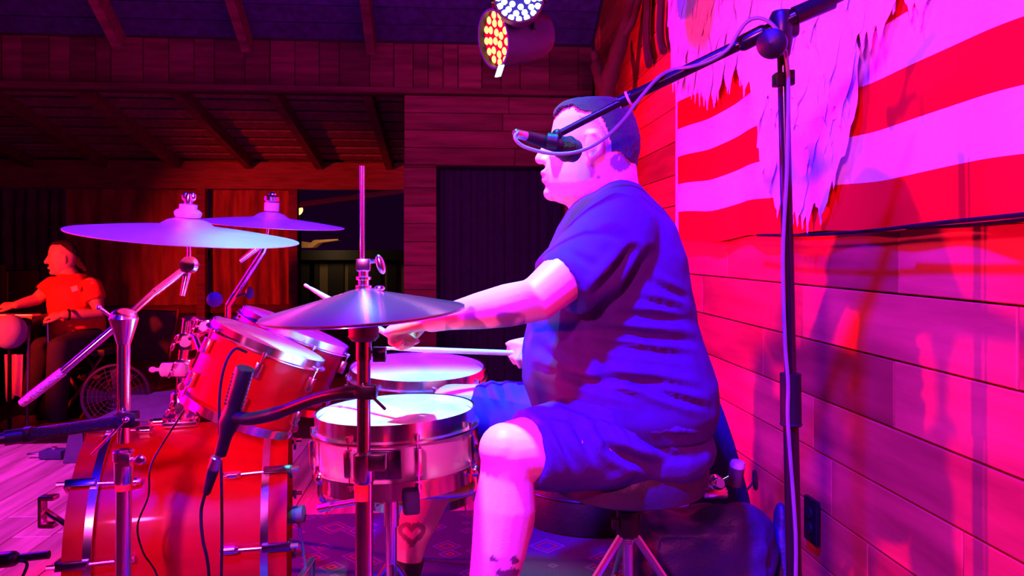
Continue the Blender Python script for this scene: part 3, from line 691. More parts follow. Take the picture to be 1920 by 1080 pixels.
# near boom stand
SX = P(232, 700, 1.60).x; SY = 1.60
s1 = thing('cymbal_stand', 'chrome boom stand in front of the bass drum holding the left cymbal', 'cymbal stand', V((SX, SY, 0)))
q = MB(); q.tube([V((SX, SY, CAMH+(HOR-830)/F*SY)), V((SX, SY, CAMH+(HOR-618)/F*SY))], 0.0125, 18); q.build('upper_tube', chrome, s1)
q = MB(); q.tube([V((SX, SY, 0.10)), V((SX, SY, CAMH+(HOR-905)/F*SY))], 0.0155, 20); q.build('lower_tube', chrome, s1)
q = MB(); zc = CAMH+(HOR-875)/F*SY; q.lathe([(0.016, -0.035), (0.019, -0.03), (0.019, 0.012), (0.021, 0.014), (0.021, 0.032), (0.015, 0.036)], V((SX, SY, zc)), UPV, 24); q.box(V((SX+0.012, SY-0.016, zc+0.02)), 0.012, 0.008, 0.014, None, 0.003); cl = q.build('collar', chrome, s1)
q = MB(); q.tube([V((SX, SY, zc-0.048)), V((SX, SY, zc-0.034))], 0.0162, 20); q.build('red_ring', mat('red_plastic', (0.7, 0.05, 0.02), 0.4), s1)
q = MB(); q.tube([V((SX+.01, SY-.01, zc+.02)), V((SX+0.035, SY-0.02, zc+0.02))], 0.004, 8); q.ell(V((SX+0.045, SY-0.022, zc+0.02)), 0.012, 0.004, 0.01); q.build('wing_bolt', chrome, cl)
zh = CAMH+(HOR-600)/F*SY; hd = V((SX, SY, zh))
q = MB(); q.lathe([(0.0135, -0.045), (0.015, -0.04), (0.027, 0.0), (0.029, 0.008), (0.022, 0.02), (0.0, 0.024)], hd-UPV*0.005, UPV, 20); q.ell(hd+UPV*0.004, 0.028, 0.026, 0.022); q.build('boom_joint', chrome, s1)
q = MB(); q.tube([hd+V((-.02, -.02, .012)), hd+V((-0.032, -0.03, 0.026))], 0.004, 8); q.ell(hd+V((-0.034, -0.032, 0.028)), 0.006, 0.006, 0.006); q.build('joint_bolt', chrome, s1)
tl = P(355, 497, 1.70)
bd0 = P(40, 757, 1.545)
q = MB(); a_, m1, m2, m3, e_ = bd0, P(118, 700, 1.56), P(180, 650, 1.58), hd, tl
q.tube([bd0, P(60, 742, 1.547)], [0.008, 0.0095], 12, roundcap=False); q.tube([P(60, 742, 1.547), P(118, 697, 1.56)], 0.0095, 14); q.build('counterweight_grip', mat('ribbed_steel', (0.6, 0.58, 0.62), 0.4, 1.0, bump=0.6, bscale=300), s1)
q = MB(); q.tube([P(118, 697, 1.56), hd, P(290, 548, 1.645)], 0.0072, 14); q.tube([P(290, 548, 1.645), P(340, 510, 1.69)], 0.0085, 14); q.build('boom_arm', chrome, s1)
q = MB(); q.ell(tl, 0.021, 0.018, 0.02); q.lathe([(0.010, -.02), (0.016, -.018), (0.016, .018), (0.010, .02)], tl, V((0.1, -1, 0)), 16); q.tube([tl, P(342, 555, 1.685)], [0.009, 0.006], 10); q.build('tilter', chrome, s1)
q = MB(); q.tube([tl, C1+CN1*0.075], 0.0042, 10); q.lathe([(0.0055, 0), (0.0055, 0.03)], C1-CN1*0.015, CN1, 12); q.build('cymbal_rod', chrome, s1)
q = MB(); q.lathe([(0.005, 0.038), (0.026, 0.040), (0.029, 0.046), (0.029, 0.051), (0.024, 0.056), (0.019, 0.058), (0.019, 0.068), (0.005, 0.07)], C1, CN1, 22); q.build('felt', felt, s1)
q = MB(); q.lathe([(0.009, 0.070), (0.010, 0.080), (0.006, 0.092), (0, 0.094)], C1, CN1, 14); q.ell(C1+CN1*0.085+V((.008, 0, 0)), 0.008, 0.004, 0.01); q.ell(C1+CN1*0.085-V((.008, 0, 0)), 0.008, 0.004, 0.01); q.build('wing_nut', chrome, s1)
for k in range(3):
    th = math.radians(200+120*k); d = V((math.cos(th), math.sin(th), 0)); bb_ = V((SX, SY, 0))
    q = MB(); q.tube([bb_+UPV*0.34, bb_+d*0.12+UPV*0.19, bb_+d*0.29+UPV*0.014], 0.008, 8); q.tube([bb_+UPV*0.12, bb_+d*0.13+UPV*0.18], 0.005, 6); q.ell(bb_+d*0.29+UPV*0.014, 0.016, 0.016, 0.013); q.build('leg', chrome, s1)
# far boom stand rising beside the toms
B2 = V((P(420, 600, 2.42).x, 2.45, 0))
s2 = thing('cymbal_stand', 'chrome boom stand behind the toms holding the farther cymbal', 'cymbal stand', B2)
t2 = P(500, 452, 2.38)
q = MB(); q.tube([V((B2.x, B2.y, 0.1)), V((B2.x, B2.y, 0.72))], 0.0125, 14); q.build('tube', chrome, s2)
j2 = P(428, 572, 2.43)
q = MB(); q.tube([V((B2.x, B2.y, 0.70)), j2], 0.010, 12); q.tube([j2, P(495, 470, 2.38), t2], 0.0095, 12); q.build('boom_arm', chrome, s2)
q = MB(); q.lathe([(0.008, -.02), (0.022, -.016), (0.024, .012), (0.01, .02)], j2+V((-0.03, -.03, .02)), V((0.2, -1, 0)), 16); q.ell(P(468, 549, 2.40), 0.014, 0.008, 0.02); q.tube([P(468, 549, 2.40), P(440, 556, 2.42)], 0.004, 8); q.build('boom_knob', mat('blue_rubber', (0,0,0)), s2)
q = MB(); q.box(t2, 0.018, 0.014, 0.014, None, 0.005); q.tube([t2, P(450, 490, 2.36)], [0.011, 0.008], 10); q.build('tilter', chrome, s2)
q = MB(); q.tube([t2, C2+CN2*0.09], 0.0045, 10); q.build('cymbal_rod', chrome, s2)
q = MB(); q.lathe([(0.005, 0.038), (0.022, 0.040), (0.022, 0.066), (0.005, 0.067)], C2, CN2, 20); q.build('felt', felt, s2)
q = MB(); q.lathe([(0.016, 0.067), (0.024, 0.072), (0.024, 0.084), (0.012, 0.09), (0, 0.09)], C2, CN2, 10); q.ell(C2+CN2*0.09, 0.012, 0.008, 0.008); q.build('wing_nut', chrome, s2)
for k in range(3):
    th = math.radians(80+120*k); d = V((math.cos(th), math.sin(th), 0))
    q = MB(); q.tube([B2+UPV*0.34, B2+d*0.12+UPV*0.19, B2+d*0.26+UPV*0.014], 0.008, 8); q.ell(B2+d*0.26+UPV*0.014, 0.016, 0.016, 0.013); q.build('leg', chrome, s2)

# hi-hat
HX, HY = P(682, 590, 1.42).x, 1.42; HZ = CAMH+(HOR-588)/F*HY
HN = V((-0.055, -0.04, 1)).normalized(); HC = V((HX, HY, HZ))
hh = mat('hihat_bronze', (0.90, 0.42, 0.45), 0.22, 0.9, var=0.06, aniso=0.9)
hs = thing('hihat_stand', 'hi-hat stand with two closed cymbals in front of the snare drum', 'hi-hat', V((HX, HY, 0)))
q = MB(); q.ring([(r_, z_+0.004) for r_, z_ in cymbal_prof(0.187, 0.035, 0.006, 0.036, p=1.0)], HC, HN, 80); q.build('top_cymbal', hh, hs, at=HC, angle=60)
q = MB(); q.ring([(r_, -z_-0.002) for r_, z_ in cymbal_prof(0.187, 0.045, 0.010, 0.014)], HC, HN, 80); q.build('bottom_cymbal', hh, hs, at=HC, angle=60)
q = MB(); q.tube([V((HX, HY, 0.15)), V((HX-0.003, HY, CAMH+(HOR-311)/F*HY))], 0.0043, 12); q.build('pull_rod', chrome, hs)
q = MB(); q.lathe([(0.014, 0.038), (0.015, 0.040), (0.015, 0.052), (0.010, 0.054), (0.010, 0.062), (0.014, 0.063), (0.014, 0.068), (0.009, 0.070), (0.009, 0.098), (0.005, 0.10)], HC, UPV, 18); q.box(HC+V((0.0, 0, 0.09)), 0.013, 0.010, 0.012, None, 0.004); cl = q.build('clutch', chrome, hs)
q = MB(); pz = HC+V((0, 0, 0.095)); q.tube([pz, pz+V((0.022, -0.004, 0.002))], 0.004, 8); q.ell(pz+V((0.032, -0.005, -0.004)), 0.008, 0.006, 0.019, (V((1,0,.3)).normalized(), V((0,1,0)), V((-.3,0,1)).normalized())); q.build('wing_bolt', chrome, cl)
q = MB(); pz = HC+V((0, 0, 0.045)); q.tube([pz, pz+V((0.03, -0.004, 0))], 0.0035, 8); q.ell(pz+V((0.030, -0.004, 0.002)), 0.010, 0.005, 0.006); q.build('lock_bolt', chrome, cl)
q = MB(); q.lathe([(0.008, -0.022), (0.026, -0.024), (0.028, -0.030), (0.027, -0.038), (0.029, -0.042), (0.022, -0.050), (0.013, -0.052)], HC, UPV, 24); q.build('seat_cup', mat('dark_felt', (0.10, 0.04, 0.05), 0.6, var=0.2), hs)
q = MB(); q.tube([HC-UPV*0.05, HC-UPV*0.085], 0.0145, 18); q.tube([HC-UPV*0.08, V((HX, HY, CAMH+(HOR-860)/F*HY))], 0.0125, 18); q.build('upper_tube', mat('dark_steel', (0.42, 0.36, 0.38), 0.2, 1.0), hs)
zc = CAMH+(HOR-870)/F*HY
q = MB(); q.tube([V((HX+.001, HY, 0.12)), V((HX+.001, HY, zc-0.03))], 0.0165, 20); q.build('lower_tube', mat('dark_steel', (0,0,0)), hs)
q = MB(); q.lathe([(0.0165, -0.035), (0.0195, -0.03), (0.0195, 0.018), (0.014, 0.022)], V((HX, HY, zc)), UPV, 20); q.box(V((HX+0.026, HY-0.004, zc+0.006)), 0.016, 0.013, 0.016, None, 0.004); cl = q.build('collar', mat('dark_steel', (0,0,0)), hs)
q = MB(); q.tube([V((HX, HY, zc-0.065)), V((HX, HY, zc-0.035))], 0.0172, 20); q.build('red_ring', mat('red_plastic', (0,0,0)), hs)
q = MB(); p0 = V((HX, HY, CAMH+(HOR-938)/F*HY)); q.tube([p0, P(615, 950, 1.46)], 0.006, 10); q.tube([P(622, 948, 1.455), P(600, 953, 1.47)], 0.0085, 12); q.build('memory_arm', chrome, hs)
q = MB(); p0 = HC-UPV*0.075; q.box(p0+V((0.03, -0.003, 0.0)), 0.012, 0.008, 0.014, None, 0.003); q.tube([p0, p0+V((0.04, -0.01, 0.008))], 0.004, 8); q.build('tilt_screw', mat('dark_steel', (0,0,0)), hs)
for k in range(3):
    th = math.radians(70+120*k); d = V((math.cos(th), math.sin(th), 0)); bb_ = V((HX, HY, 0))
    q = MB(); q.tube([bb_+UPV*0.30, bb_+d*0.12+UPV*0.16, bb_+d*0.25+UPV*0.014], 0.008, 8); q.ell(bb_+d*0.25+UPV*0.014, 0.016, 0.016, 0.013); q.build('leg', chrome, hs)
q = MB(); q.box(V((HX+0.13, HY+0.02, 0.05)), 0.12, 0.04, 0.006, (V((0.97, 0, 0.22)).normalized(), V((0,1,0)), V((-.22, 0, .97)).normalized()), 0.003); q.box(V((HX+0.13, HY+0.02, 0.012)), 0.14, 0.012, 0.005); q.build('pedal', steel, hs)
# ------------------------------------------------------------------ microphones
ma = thing('drum_microphone', 'black drum microphone held on a bent arm in front of the rack tom', 'microphone', P(440, 790, 1.52))
q = MB(); q.tube(spline([P(690, 735, 1.41), P(640, 737, 1.42), P(590, 748, 1.45), P(520, 774, 1.49), P(470, 785, 1.51), P(440, 782, 1.52)], 5), [0.0125]*5+[0.0115]*10+[0.013]*11, 12); q.build('arm', black_metal, ma)
q = MB(); q.torus(P(684, 735, 1.42), UPV, 0.018, 0.008, 20, 8); q.box(P(690, 735, 1.40), 0.016, 0.010, 0.013, None, 0.004); q.tube([P(694, 740, 1.395), P(722, 767, 1.37)], 0.0028, 8); q.build('clamp', black_metal, ma)
q = MB(); m0, m1 = P(460, 690, 1.515), P(413, 852, 1.535); ax_ = (m0-m1).normalized(); L_ = (m0-m1).length
q.lathe([(0, L_+0.001), (0.017, L_), (0.0185, L_-0.004), (0.0175, L_*0.62), (0.0165, L_*0.55), (0.0195, L_*0.45), (0.020, L_*0.36), (0.013, L_*0.22), (0.012, 0.0)], m1, ax_, 22); q.build('body', black_plastic, ma)
for i in range(9):
    for s_ in (-1, 1):
        q = MB(); p = m1+ax_*(L_*(0.60+0.042*i))+V((s_*0.0165, -0.006, 0)); q.box(p, 0.003, 0.002, 0.0026, (frame(ax_)[0], frame(ax_)[1], ax_)); q.build('grille_slot', steel, ma)
q = MB(); c0 = P(402, 868, 1.537); q.lathe([(0.010, -0.001), (0.0115, 0), (0.0115, 0.026), (0.009, 0.028)], P(400, 880, 1.538), ax_, 16); q.build('connector_ring', steel, ma)
q = MB(); q.lathe([(0.005, -0.055), (0.008, -0.05), (0.0115, -0.005), (0.0115, 0.002)], P(400, 880, 1.538), ax_, 16); q.build('plug', rubber, ma)
q = MB(); q.tube(spline([P(385, 922, 1.54), P(377, 960, 1.55), P(380, 1010, 1.55), P(390, 1060, 1.56), P(395, 1150, 1.6), V((P(395, 1150, 1.6).x, 1.62, 0.02)), V((P(330, 1150, 1.6).x, 1.5, 0.008))], 6), 0.0035, 8); tag(q.build('microphone_cable', rubber), 'thin cable hanging from the drum microphone over the red shell', 'cable')
q = MB(); q.tube(spline([P(462, 660, 1.66), P(440, 655, 1.62), P(420, 690, 1.60), P(411, 760, 1.60), P(415, 900, 1.60), P(416, 1000, 1.60), P(415, 1140, 1.62), V((P(415, 1140, 1.62).x, 1.64, 0.01))], 6), 0.0032, 8); tag(q.build('microphone_cable', rubber), 'second thin cable running straight down the red shell', 'cable')
q = MB(); q.tube(spline([P(345, 770, 1.85), P(300, 840, 1.77), P(281, 880, 1.72), P(278, 930, 1.70), P(258, 985, 1.70), P(268, 1035, 1.72), P(300, 1100, 1.75), V((P(300, 1100, 1.75).x, 1.78, 0.01))], 6), 0.0022, 6); tag(q.build('microphone_cable', rubber), 'thin dark cable curling on the shell beside the chrome stand', 'cable')
mb2 = thing('clip_arm', 'ribbed black arm clamped on the near cymbal stand, reaching left', 'clamp arm', P(238, 788, 1.58))
q = MB(); q.tube([P(240, 787, 1.575), P(185, 796, 1.55), P(50, 816, 1.50)], 0.0125, 14); q.build('arm', mat('ribbed_black', (0.006, 0.006, 0.006), 0.45, bump=0.7, bscale=400, spec=0.3), mb2)
q = MB(); q.tube([P(62, 814, 1.50), P(48, 816, 1.50)], 0.016, 14); q.tube([P(48, 816, 1.50), P(8, 822, 1.48)], 0.015, 14); q.tube([P(14, 821, 1.48), P(-70, 832, 1.45)], 0.011, 12); q.build('joint', black_metal, mb2)
q = MB(); q.torus(V((SX, SY, P(238, 786, 1.6).z)), UPV, 0.021, 0.009, 20, 8); q.box(P(240, 786, 1.575), 0.02, 0.012, 0.016, None, 0.004); q.build('clamp', black_metal, mb2)
q = MB(); q.tube([P(240, 783, 1.56), P(172, 853, 1.555)], 0.003, 8); q.ell(P(236, 787, 1.555), 0.008, 0.006, 0.006); q.tube([P(250, 788, 1.57), P(278, 789, 1.57)], 0.004, 8); q.build('lever', chrome, mb2)
mb3 = thing('kick_microphone_boom', 'black microphone boom low in front of the bass drum', 'microphone stand', V((P(-160, 1060, 1.75).x, 1.75, 0)))
q = MB(); bp_ = V((P(-160, 1060, 1.75).x, 1.75, 0)); q.tube([bp_+UPV*0.01, bp_+UPV*0.32], 0.010, 12); q.lathe([(0.11, 0), (0.11, 0.012), (0.03, 0.022), (0.012, 0.03)], bp_, UPV, 28); q.build('stand', black_metal, mb3)
q = MB(); q.tube([P(-160, 1063, 1.75), P(0, 1050, 1.75), P(92, 1040, 1.76)], 0.0095, 12); q.tube([P(-40, 1054, 1.75), P(22, 1048, 1.75)], 0.018, 12, roundcap=True); q.build('boom', black_metal, mb3)
q = MB(); q.tube(spline([P(20, 1052, 1.74), P(50, 1055, 1.74), P(40, 1085, 1.75), P(10, 1130, 1.76), V((P(0, 1130, 1.76).x, 1.76, 0.01))], 6), 0.0035, 8); tag(q.build('microphone_cable', rubber), 'cable drooping from the low boom at the bottom left', 'cable')

# vocal microphone stand at the right
MY = 1.40
def BY(x): return MY+(1.51-MY)*max(0.0, min(1.0, (1466.0-x)/286.0))
vs_ = thing('microphone_stand', 'tall black microphone stand with a long boom beside the wall', 'microphone stand', V((P(1497, 1300, MY).x, MY, 0)))
vb = V((P(1497, 1300, MY).x, MY, 0))
q = MB(); q.lathe([(0.0, 0.0), (0.125, 0), (0.13, 0.006), (0.128, 0.016), (0.06, 0.024), (0.02, 0.032), (0.015, 0.05), (0, 0.05)], vb, UPV, 40); q.build('base', black_metal, vs_)
q = MB(); q.tube([vb+UPV*0.03, P(1483, 795, MY)], 0.0135, 18); q.build('lower_tube', black_metal, vs_)
q = MB(); q.tube([P(1483, 797, MY), P(1482, 700, MY)], 0.0185, 20); q.torus(P(1483, 795, MY), UPV, 0.017, 0.003, 20, 6); q.build('clutch', rubber, vs_)
q = MB(); q.tube([P(1482, 700, MY), P(1468, 95, MY)], 0.0105, 16); q.build('upper_tube', mat('black_gloss', (0.012, 0.009, 0.012), 0.22, 0.3), vs_)
q = MB(); jt = P(1466, 55, MY); q.lathe([(0.013, -0.05), (0.015, -0.045), (0.021, -0.01), (0.024, 0.02), (0.018, 0.032), (0, 0.034)], jt, UPV, 18); q.box(P(1475, 48, MY), 0.020, 0.016, 0.022, None, 0.008); q.build('joint', black_metal, vs_)
q = MB(); kn = P(1447, 82, MY-0.04); q.lathe([(0, 0.014), (0.018, 0.012), (0.026, 0.006), (0.027, -0.004), (0.02, -0.012), (0.008, -0.016), (0.008, -0.04)], kn, V((-0.45, -0.85, -0.15)), 24); q.build('knob', black_plastic, vs_)
q = MB(); be = P(1046, 252, 1.52); bs = P(1470, 42, MY-0.01)
bd = (be-bs); 
q.tube([P(1640, -42, MY-0.03), bs, P(1424, 66, BY(1424))], 0.0125, 16); q.tube([P(1560, 0, MY-.02), P(1490, 30, MY-0.015)], 0.017, 16); q.tube([P(1430, 62, BY(1430)), P(1395, 80, BY(1395))], 0.0155, 16, roundcap=True)
q.tube([P(1424, 66, BY(1424)), P(1180, 183, 1.51)], 0.0105, 16); q.tube([P(1195, 176, 1.51), P(1160, 193, 1.512)], 0.0125, 16); q.tube([P(1165, 191, 1.512), be], 0.0072, 14); q.build('boom', mat('black_gloss', (0,0,0)), vs_)
q = MB(); q.torus(P(1178, 184, 1.51), bd.normalized(), 0.0125, 0.0028, 18, 6); q.build('cable_clip', mat('pale_plastic', (0.5, 0.5, 0.6), 0.5), vs_)
q = MB(); c = P(1464, 150, MY-0.004); q.box(c, 0.013, 0.013, 0.012, None, 0.003); q.box(c+V((0.017, 0, 0.004)), 0.007, 0.008, 0.014, None, 0.003); q.build('tube_clip', black_plastic, vs_)
q = MB(); q.ell(P(1045, 252, 1.52), 0.011, 0.011, 0.011); q.lathe([(0.013, -0.012), (0.016, -0.01), (0.016, 0.01), (0.013, 0.012)], P(1036, 264, 1.52), V((-0.9, 0.1, 0.12)), 18); q.tube([P(1045, 252, 1.52), P(1036, 264, 1.52)], 0.008, 10); q.build('microphone_clip', black_plastic, vs_)
vm = thing('vocal_microphone', 'black vocal microphone in front of the drummer\'s face', 'microphone', P(1036, 266, 1.52))
p0, p1 = P(985, 255, 1.49), P(1070, 281, 1.575); ax_ = (p1-p0).normalized(); L_ = (p1-p0).length
q = MB(); q.lathe([(0.0095, 0.0), (0.0105, 0.004), (0.012, 0.02), (0.0145, L_*0.62), (0.0165, L_*0.72), (0.016, L_*0.74)], p0, ax_, 20); q.build('handle', black_metal, vm)
q = MB(); q.lathe([(0.017, L_*0.72), (0.022, L_*0.76), (0.026, L_*0.92), (0.024, L_*1.08), (0.014, L_*1.16), (0, L_*1.18)], p0, ax_, 24); q.torus(p0+ax_*L_*0.92, ax_, 0.0255, 0.002, 24, 6); q.build('grille', mat('mic_mesh', (0.015, 0.012, 0.02), 0.5, 0.4, bump=0.6, bscale=500), vm)
q = MB(); q.lathe([(0.0055, -0.03), (0.008, -0.026), (0.0095, 0.0), (0.0095, 0.012)], p0, ax_, 16); q.build('plug', steel, vm)
cp = [p0-ax_*0.02, P(971, 248, 1.47), P(966, 260, 1.465), P(985, 276, 1.465), P(1035, 288, 1.465), P(1085, 284, 1.465), P(1130, 262, 1.47), P(1168, 226, 1.475), P(1192, 194, 1.48), P(1210, 172, 1.48), P(1235, 145, 1.47), P(1262, 131, 1.475), P(1300, 124, BY(1300)-0.022), P(1335, 112, BY(1335)-0.022), P(1365, 92, BY(1365)-0.022), P(1384, 62, BY(1384)-0.022), P(1402, 40, BY(1402)-0.022), P(1425, 34, BY(1425)-0.022), P(1450, 48, BY(1450)-0.022), P(1468, 80, BY(1468)-0.022), P(1477, 130, BY(1477)-0.022), P(1478, 200, MY-0.02), P(1475, 330, MY-0.02), P(1468, 480, MY-0.02), P(1472, 640, MY-0.02), P(1478, 720, MY-0.02), P(1478, 800, MY-0.02), P(1492, 1000, MY-0.02), P(1497, 1200, MY-0.02), V((P(1520, 1200, MY-0.02).x, 1.3, 0.03)), V((P(1600, 1200, MY-0.02).x, 1.2, 0.006))]
q = MB(); q.tube(spline(cp, 5), 0.0036, 8); tag(q.build('microphone_cable', mat('grey_cable', (0.16, 0.16, 0.2), 0.45)), 'grey cable looping from the vocal microphone along its boom', 'cable')

# ------------------------------------------------------------------ rug, throne, bags
def rug_material():
    m = bpy.data.materials.new('rug'); m.use_nodes = True; nt = m.node_tree; N = nt.nodes; L = nt.links; b = N['Principled BSDF']; b.inputs['Roughness'].default_value = 0.95
    tc = N.new('ShaderNodeTexCoord'); vo = N.new('ShaderNodeTexVoronoi'); vo.inputs['Scale'].default_value = 9; vo.distance = 'MANHATTAN'; L.new(tc.outputs['Object'], vo.inputs['Vector'])
    rp = N.new('ShaderNodeValToRGB'); e = rp.color_ramp.elements; e[0].color = (0.03, 0.02, 0.10, 1); e[1].position = 0.6; e[1].color = (0.03, 0.02, 0.07, 1)
    for p_, c_ in ((0.3, (0.22, 0.02, 0.015, 1)), (0.38, (0.03, 0.02, 0.09, 1)), (0.5, (0.09, 0.05, 0.14, 1))): k = e.new(p_); k.color = c_
    rp.color_ramp.interpolation = 'CONSTANT'; L.new(vo.outputs['Distance'], rp.inputs['Fac']); L.new(rp.outputs['Color'], b.inputs['Base Color'])
    nz = N.new('ShaderNodeTexNoise'); nz.inputs['Scale'].default_value = 250; bp = N.new('ShaderNodeBump'); bp.inputs['Strength'].default_value = 0.5; bp.inputs['Distance'].default_value = 0.004; L.new(nz.outputs['Fac'], bp.inputs['Height']); L.new(bp.outputs['Normal'], b.inputs['Normal']); return m
q = MB(); q.box(R(-0.02, 1.95, 0.004), 0.62, 1.05, 0.004, (UV_U, UV_V, ZZ), 0.003); tag(q.build('rug', rug_material()), 'dark blue patterned rug under the drummer and drums', 'rug')
TX, TY = P(1180, 900, 1.72).x, 1.74
tt = thing('drum_throne', 'black round drum throne the drummer sits on', 'stool', V((TX, TY, 0)))
vinyl = mat('black_vinyl', (0.03, 0.028, 0.05), 0.42, var=0.2, bump=0.15, bscale=80)
q = MB(); q.lathe([(0, -0.015), (0.15, -0.015), (0.172, -0.005), (0.18, 0.02), (0.178, 0.05), (0.165, 0.072), (0.13, 0.082), (0, 0.085)], V((TX, TY, 0.495)), UPV, 48); q.build('seat', vinyl, tt)
q = MB(); q.tube([V((TX, TY, 0.13)), V((TX, TY, 0.49))], 0.0125, 16)
for i in range(24): q.torus(V((TX, TY, 0.36+i*0.005)), UPV, 0.0125, 0.0014, 16, 4)
q.build('stem', steel, tt)
q = MB(); q.lathe([(0.014, -0.03), (0.026, -0.028), (0.026, 0.028), (0.017, 0.034)], V((TX, TY, 0.405)), UPV, 20); q.box(V((TX-0.03, TY-0.012, 0.405)), 0.008, 0.008, 0.012, None, 0.003); q.build('collar', black_metal, tt)
for k in range(3):
    th = math.radians(205+125*k); d = V((math.cos(th), math.sin(th), 0)); bb_ = V((TX, TY, 0))
    q = MB(); q.tube([bb_+UPV*0.375+d*0.02, bb_+d*0.13+UPV*0.24, bb_+d*0.29+UPV*0.02], 0.010, 8, ry=0.006); q.tube([bb_+UPV*0.14, bb_+d*0.14+UPV*0.23], 0.006, 6); lg = q.build('leg', steel, tt)
    q = MB(); q.ell(bb_+d*0.29+UPV*0.016, 0.018, 0.018, 0.015); q.build('foot', rubber, lg)

def soft(mb, voxel, amp, seed, mt, name, label, cat, sm=3, scale=7.0, loc=None):
    me = remesh(mb, voxel, sm)
    def fn(co, n):
        d = mnoise.noise(co*scale+V((seed, 0, 0)))*amp+mnoise.noise(co*scale*2.7+V((0, seed, 0)))*amp*0.45
        d += -abs(mnoise.noise(V((co.x*5, co.y*5, co.z*2.5))+V((seed*2, 1, 0))))*amp*0.9
        p = co+n*d; p.z = max(p.z, 0.009); return p
    displace(me, fn)
    c = sum((v.co for v in me.vertices), V((0,0,0)))/len(me.vertices)
    relocate(me, c); me.materials.clear(); o = link(name, me, mt, None, c); tag(o, label, cat); return o
nylon = mat('dark_nylon', (0.022, 0.012, 0.075), 0.55, var=0.35, scale=9, bump=0.25, bscale=120)
q = MB(); g0 = P(1330, 1010, 1.98); q.box(V((g0.x-0.02, 2.0, 0.17)), 0.155, 0.13, 0.165, None, 0.05); q.ell(V((g0.x+0.05, 1.98, 0.26)), 0.12, 0.11, 0.12); q.ell(V((g0.x-0.12, 1.98, 0.17)), 0.09, 0.11, 0.17)
soft(q, 0.009, 0.03, 3.0, nylon, 'gear_bag', 'slumped dark blue gear bag against the wall behind the throne', 'bag')
q = MB(); g1 = P(1352, 900, 2.25); 
def loop(cx, cy, z, hx, hy, n=20): return [V((cx+hx*math.copysign(abs(math.cos(2*pi*j/n))**0.7, math.cos(2*pi*j/n)), cy+hy*math.copysign(abs(math.sin(2*pi*j/n))**0.7, math.sin(2*pi*j/n)), z)) for j in range(n)]
tz = P(1350, 752, 2.25).z
q.rings([loop(g1.x, 2.26, 0.002, 0.125, 0.09), loop(g1.x, 2.26, 0.15, 0.11, 0.085), loop(g1.x, 2.26, 0.32, 0.075, 0.07), loop(g1.x-0.005, 2.26, 0.46, 0.042, 0.05), loop(g1.x-0.008, 2.26, tz-0.03, 0.016, 0.025), loop(g1.x-0.008, 2.26, tz, 0.004, 0.008)])
tag(q.build('tapered_case', mat('black_cloth', (0,0,0)), angle=50), 'tall black tapered case standing behind the drummer\'s back', 'case')
q = MB(); g2 = P(1462, 1030, 2.06); q.ell(V((g2.x, 2.06, 0.15)), 0.05, 0.07, 0.15); q.ell(V((g2.x+0.004, 2.06, 0.27)), 0.026, 0.035, 0.08)
soft(q, 0.008, 0.012, 8.0, nylon, 'stick_pouch', 'small dark pouch against the wall beside the microphone stand', 'bag')
q = MB(); dc = V((P(1105, 960, 2.95).x, 2.98, 0)); q.lathe([(0, 0.0), (0.26, 0.0), (0.285, 0.015), (0.285, 0.19), (0.27, 0.21), (0, 0.215)], dc, UPV, 44); dct = thing('drum_case', 'round black drum case on the floor behind the throne', 'case', dc); q.build('shell', black_plastic, dct)
q = MB(); q.torus(dc+UPV*0.135, UPV, 0.286, 0.005, 44, 6); q.build('lid_rim', black_metal, dct)
bp0 = P(1340, 908, 1.98)
pdl = thing('bass_pedal', 'spare chrome bass pedal with felt beaters lying on the gear bag', 'drum pedal', bp0)
q = MB(); q.ell(bp0, 0.022, 0.018, 0.026); q.lathe([(0.012, -.03), (0.016, -.025), (0.016, .025), (0.012, .03)], bp0, V((0.3, -1, 0.4)), 14); q.box(bp0+V((-0.0, 0, -0.02)), 0.03, 0.018, 0.012, None, 0.004); q.tube([bp0, bp0+V((-0.05, 0, -0.004))], 0.006, 8); q.build('hub', chrome, pdl)
q = MB(); b1 = P(1380, 888, 1.98); q.tube([bp0, b1], 0.004, 8); q.build('beater_rod', chrome, pdl)
q = MB(); q.lathe([(0, .03), (.018, .028), (.019, .02), (.019, -.03), (0, -.033)], b1, V((0.1, -0.2, 1)), 18); bt_ = q.build('beater', mat('dark_felt', (0,0,0)), pdl)
q = MB(); q.lathe([(0, .035), (.017, .033), (.0195, .026), (.0195, .020), (.0, .020)], b1, V((0.1, -0.2, 1)), 18); q.build('beater_cap', felt, bt_)
q = MB(); b2 = P(1416, 900, 1.98); q.lathe([(0, .006), (.024, .004), (.026, 0), (.024, -.004), (0, -.006)], b2, V((0.9, -0.4, 0.1)), 20); q.tube([b2, P(1398, 922, 1.98)], 0.003, 8); q.build('round_beater', black_plastic, pdl)
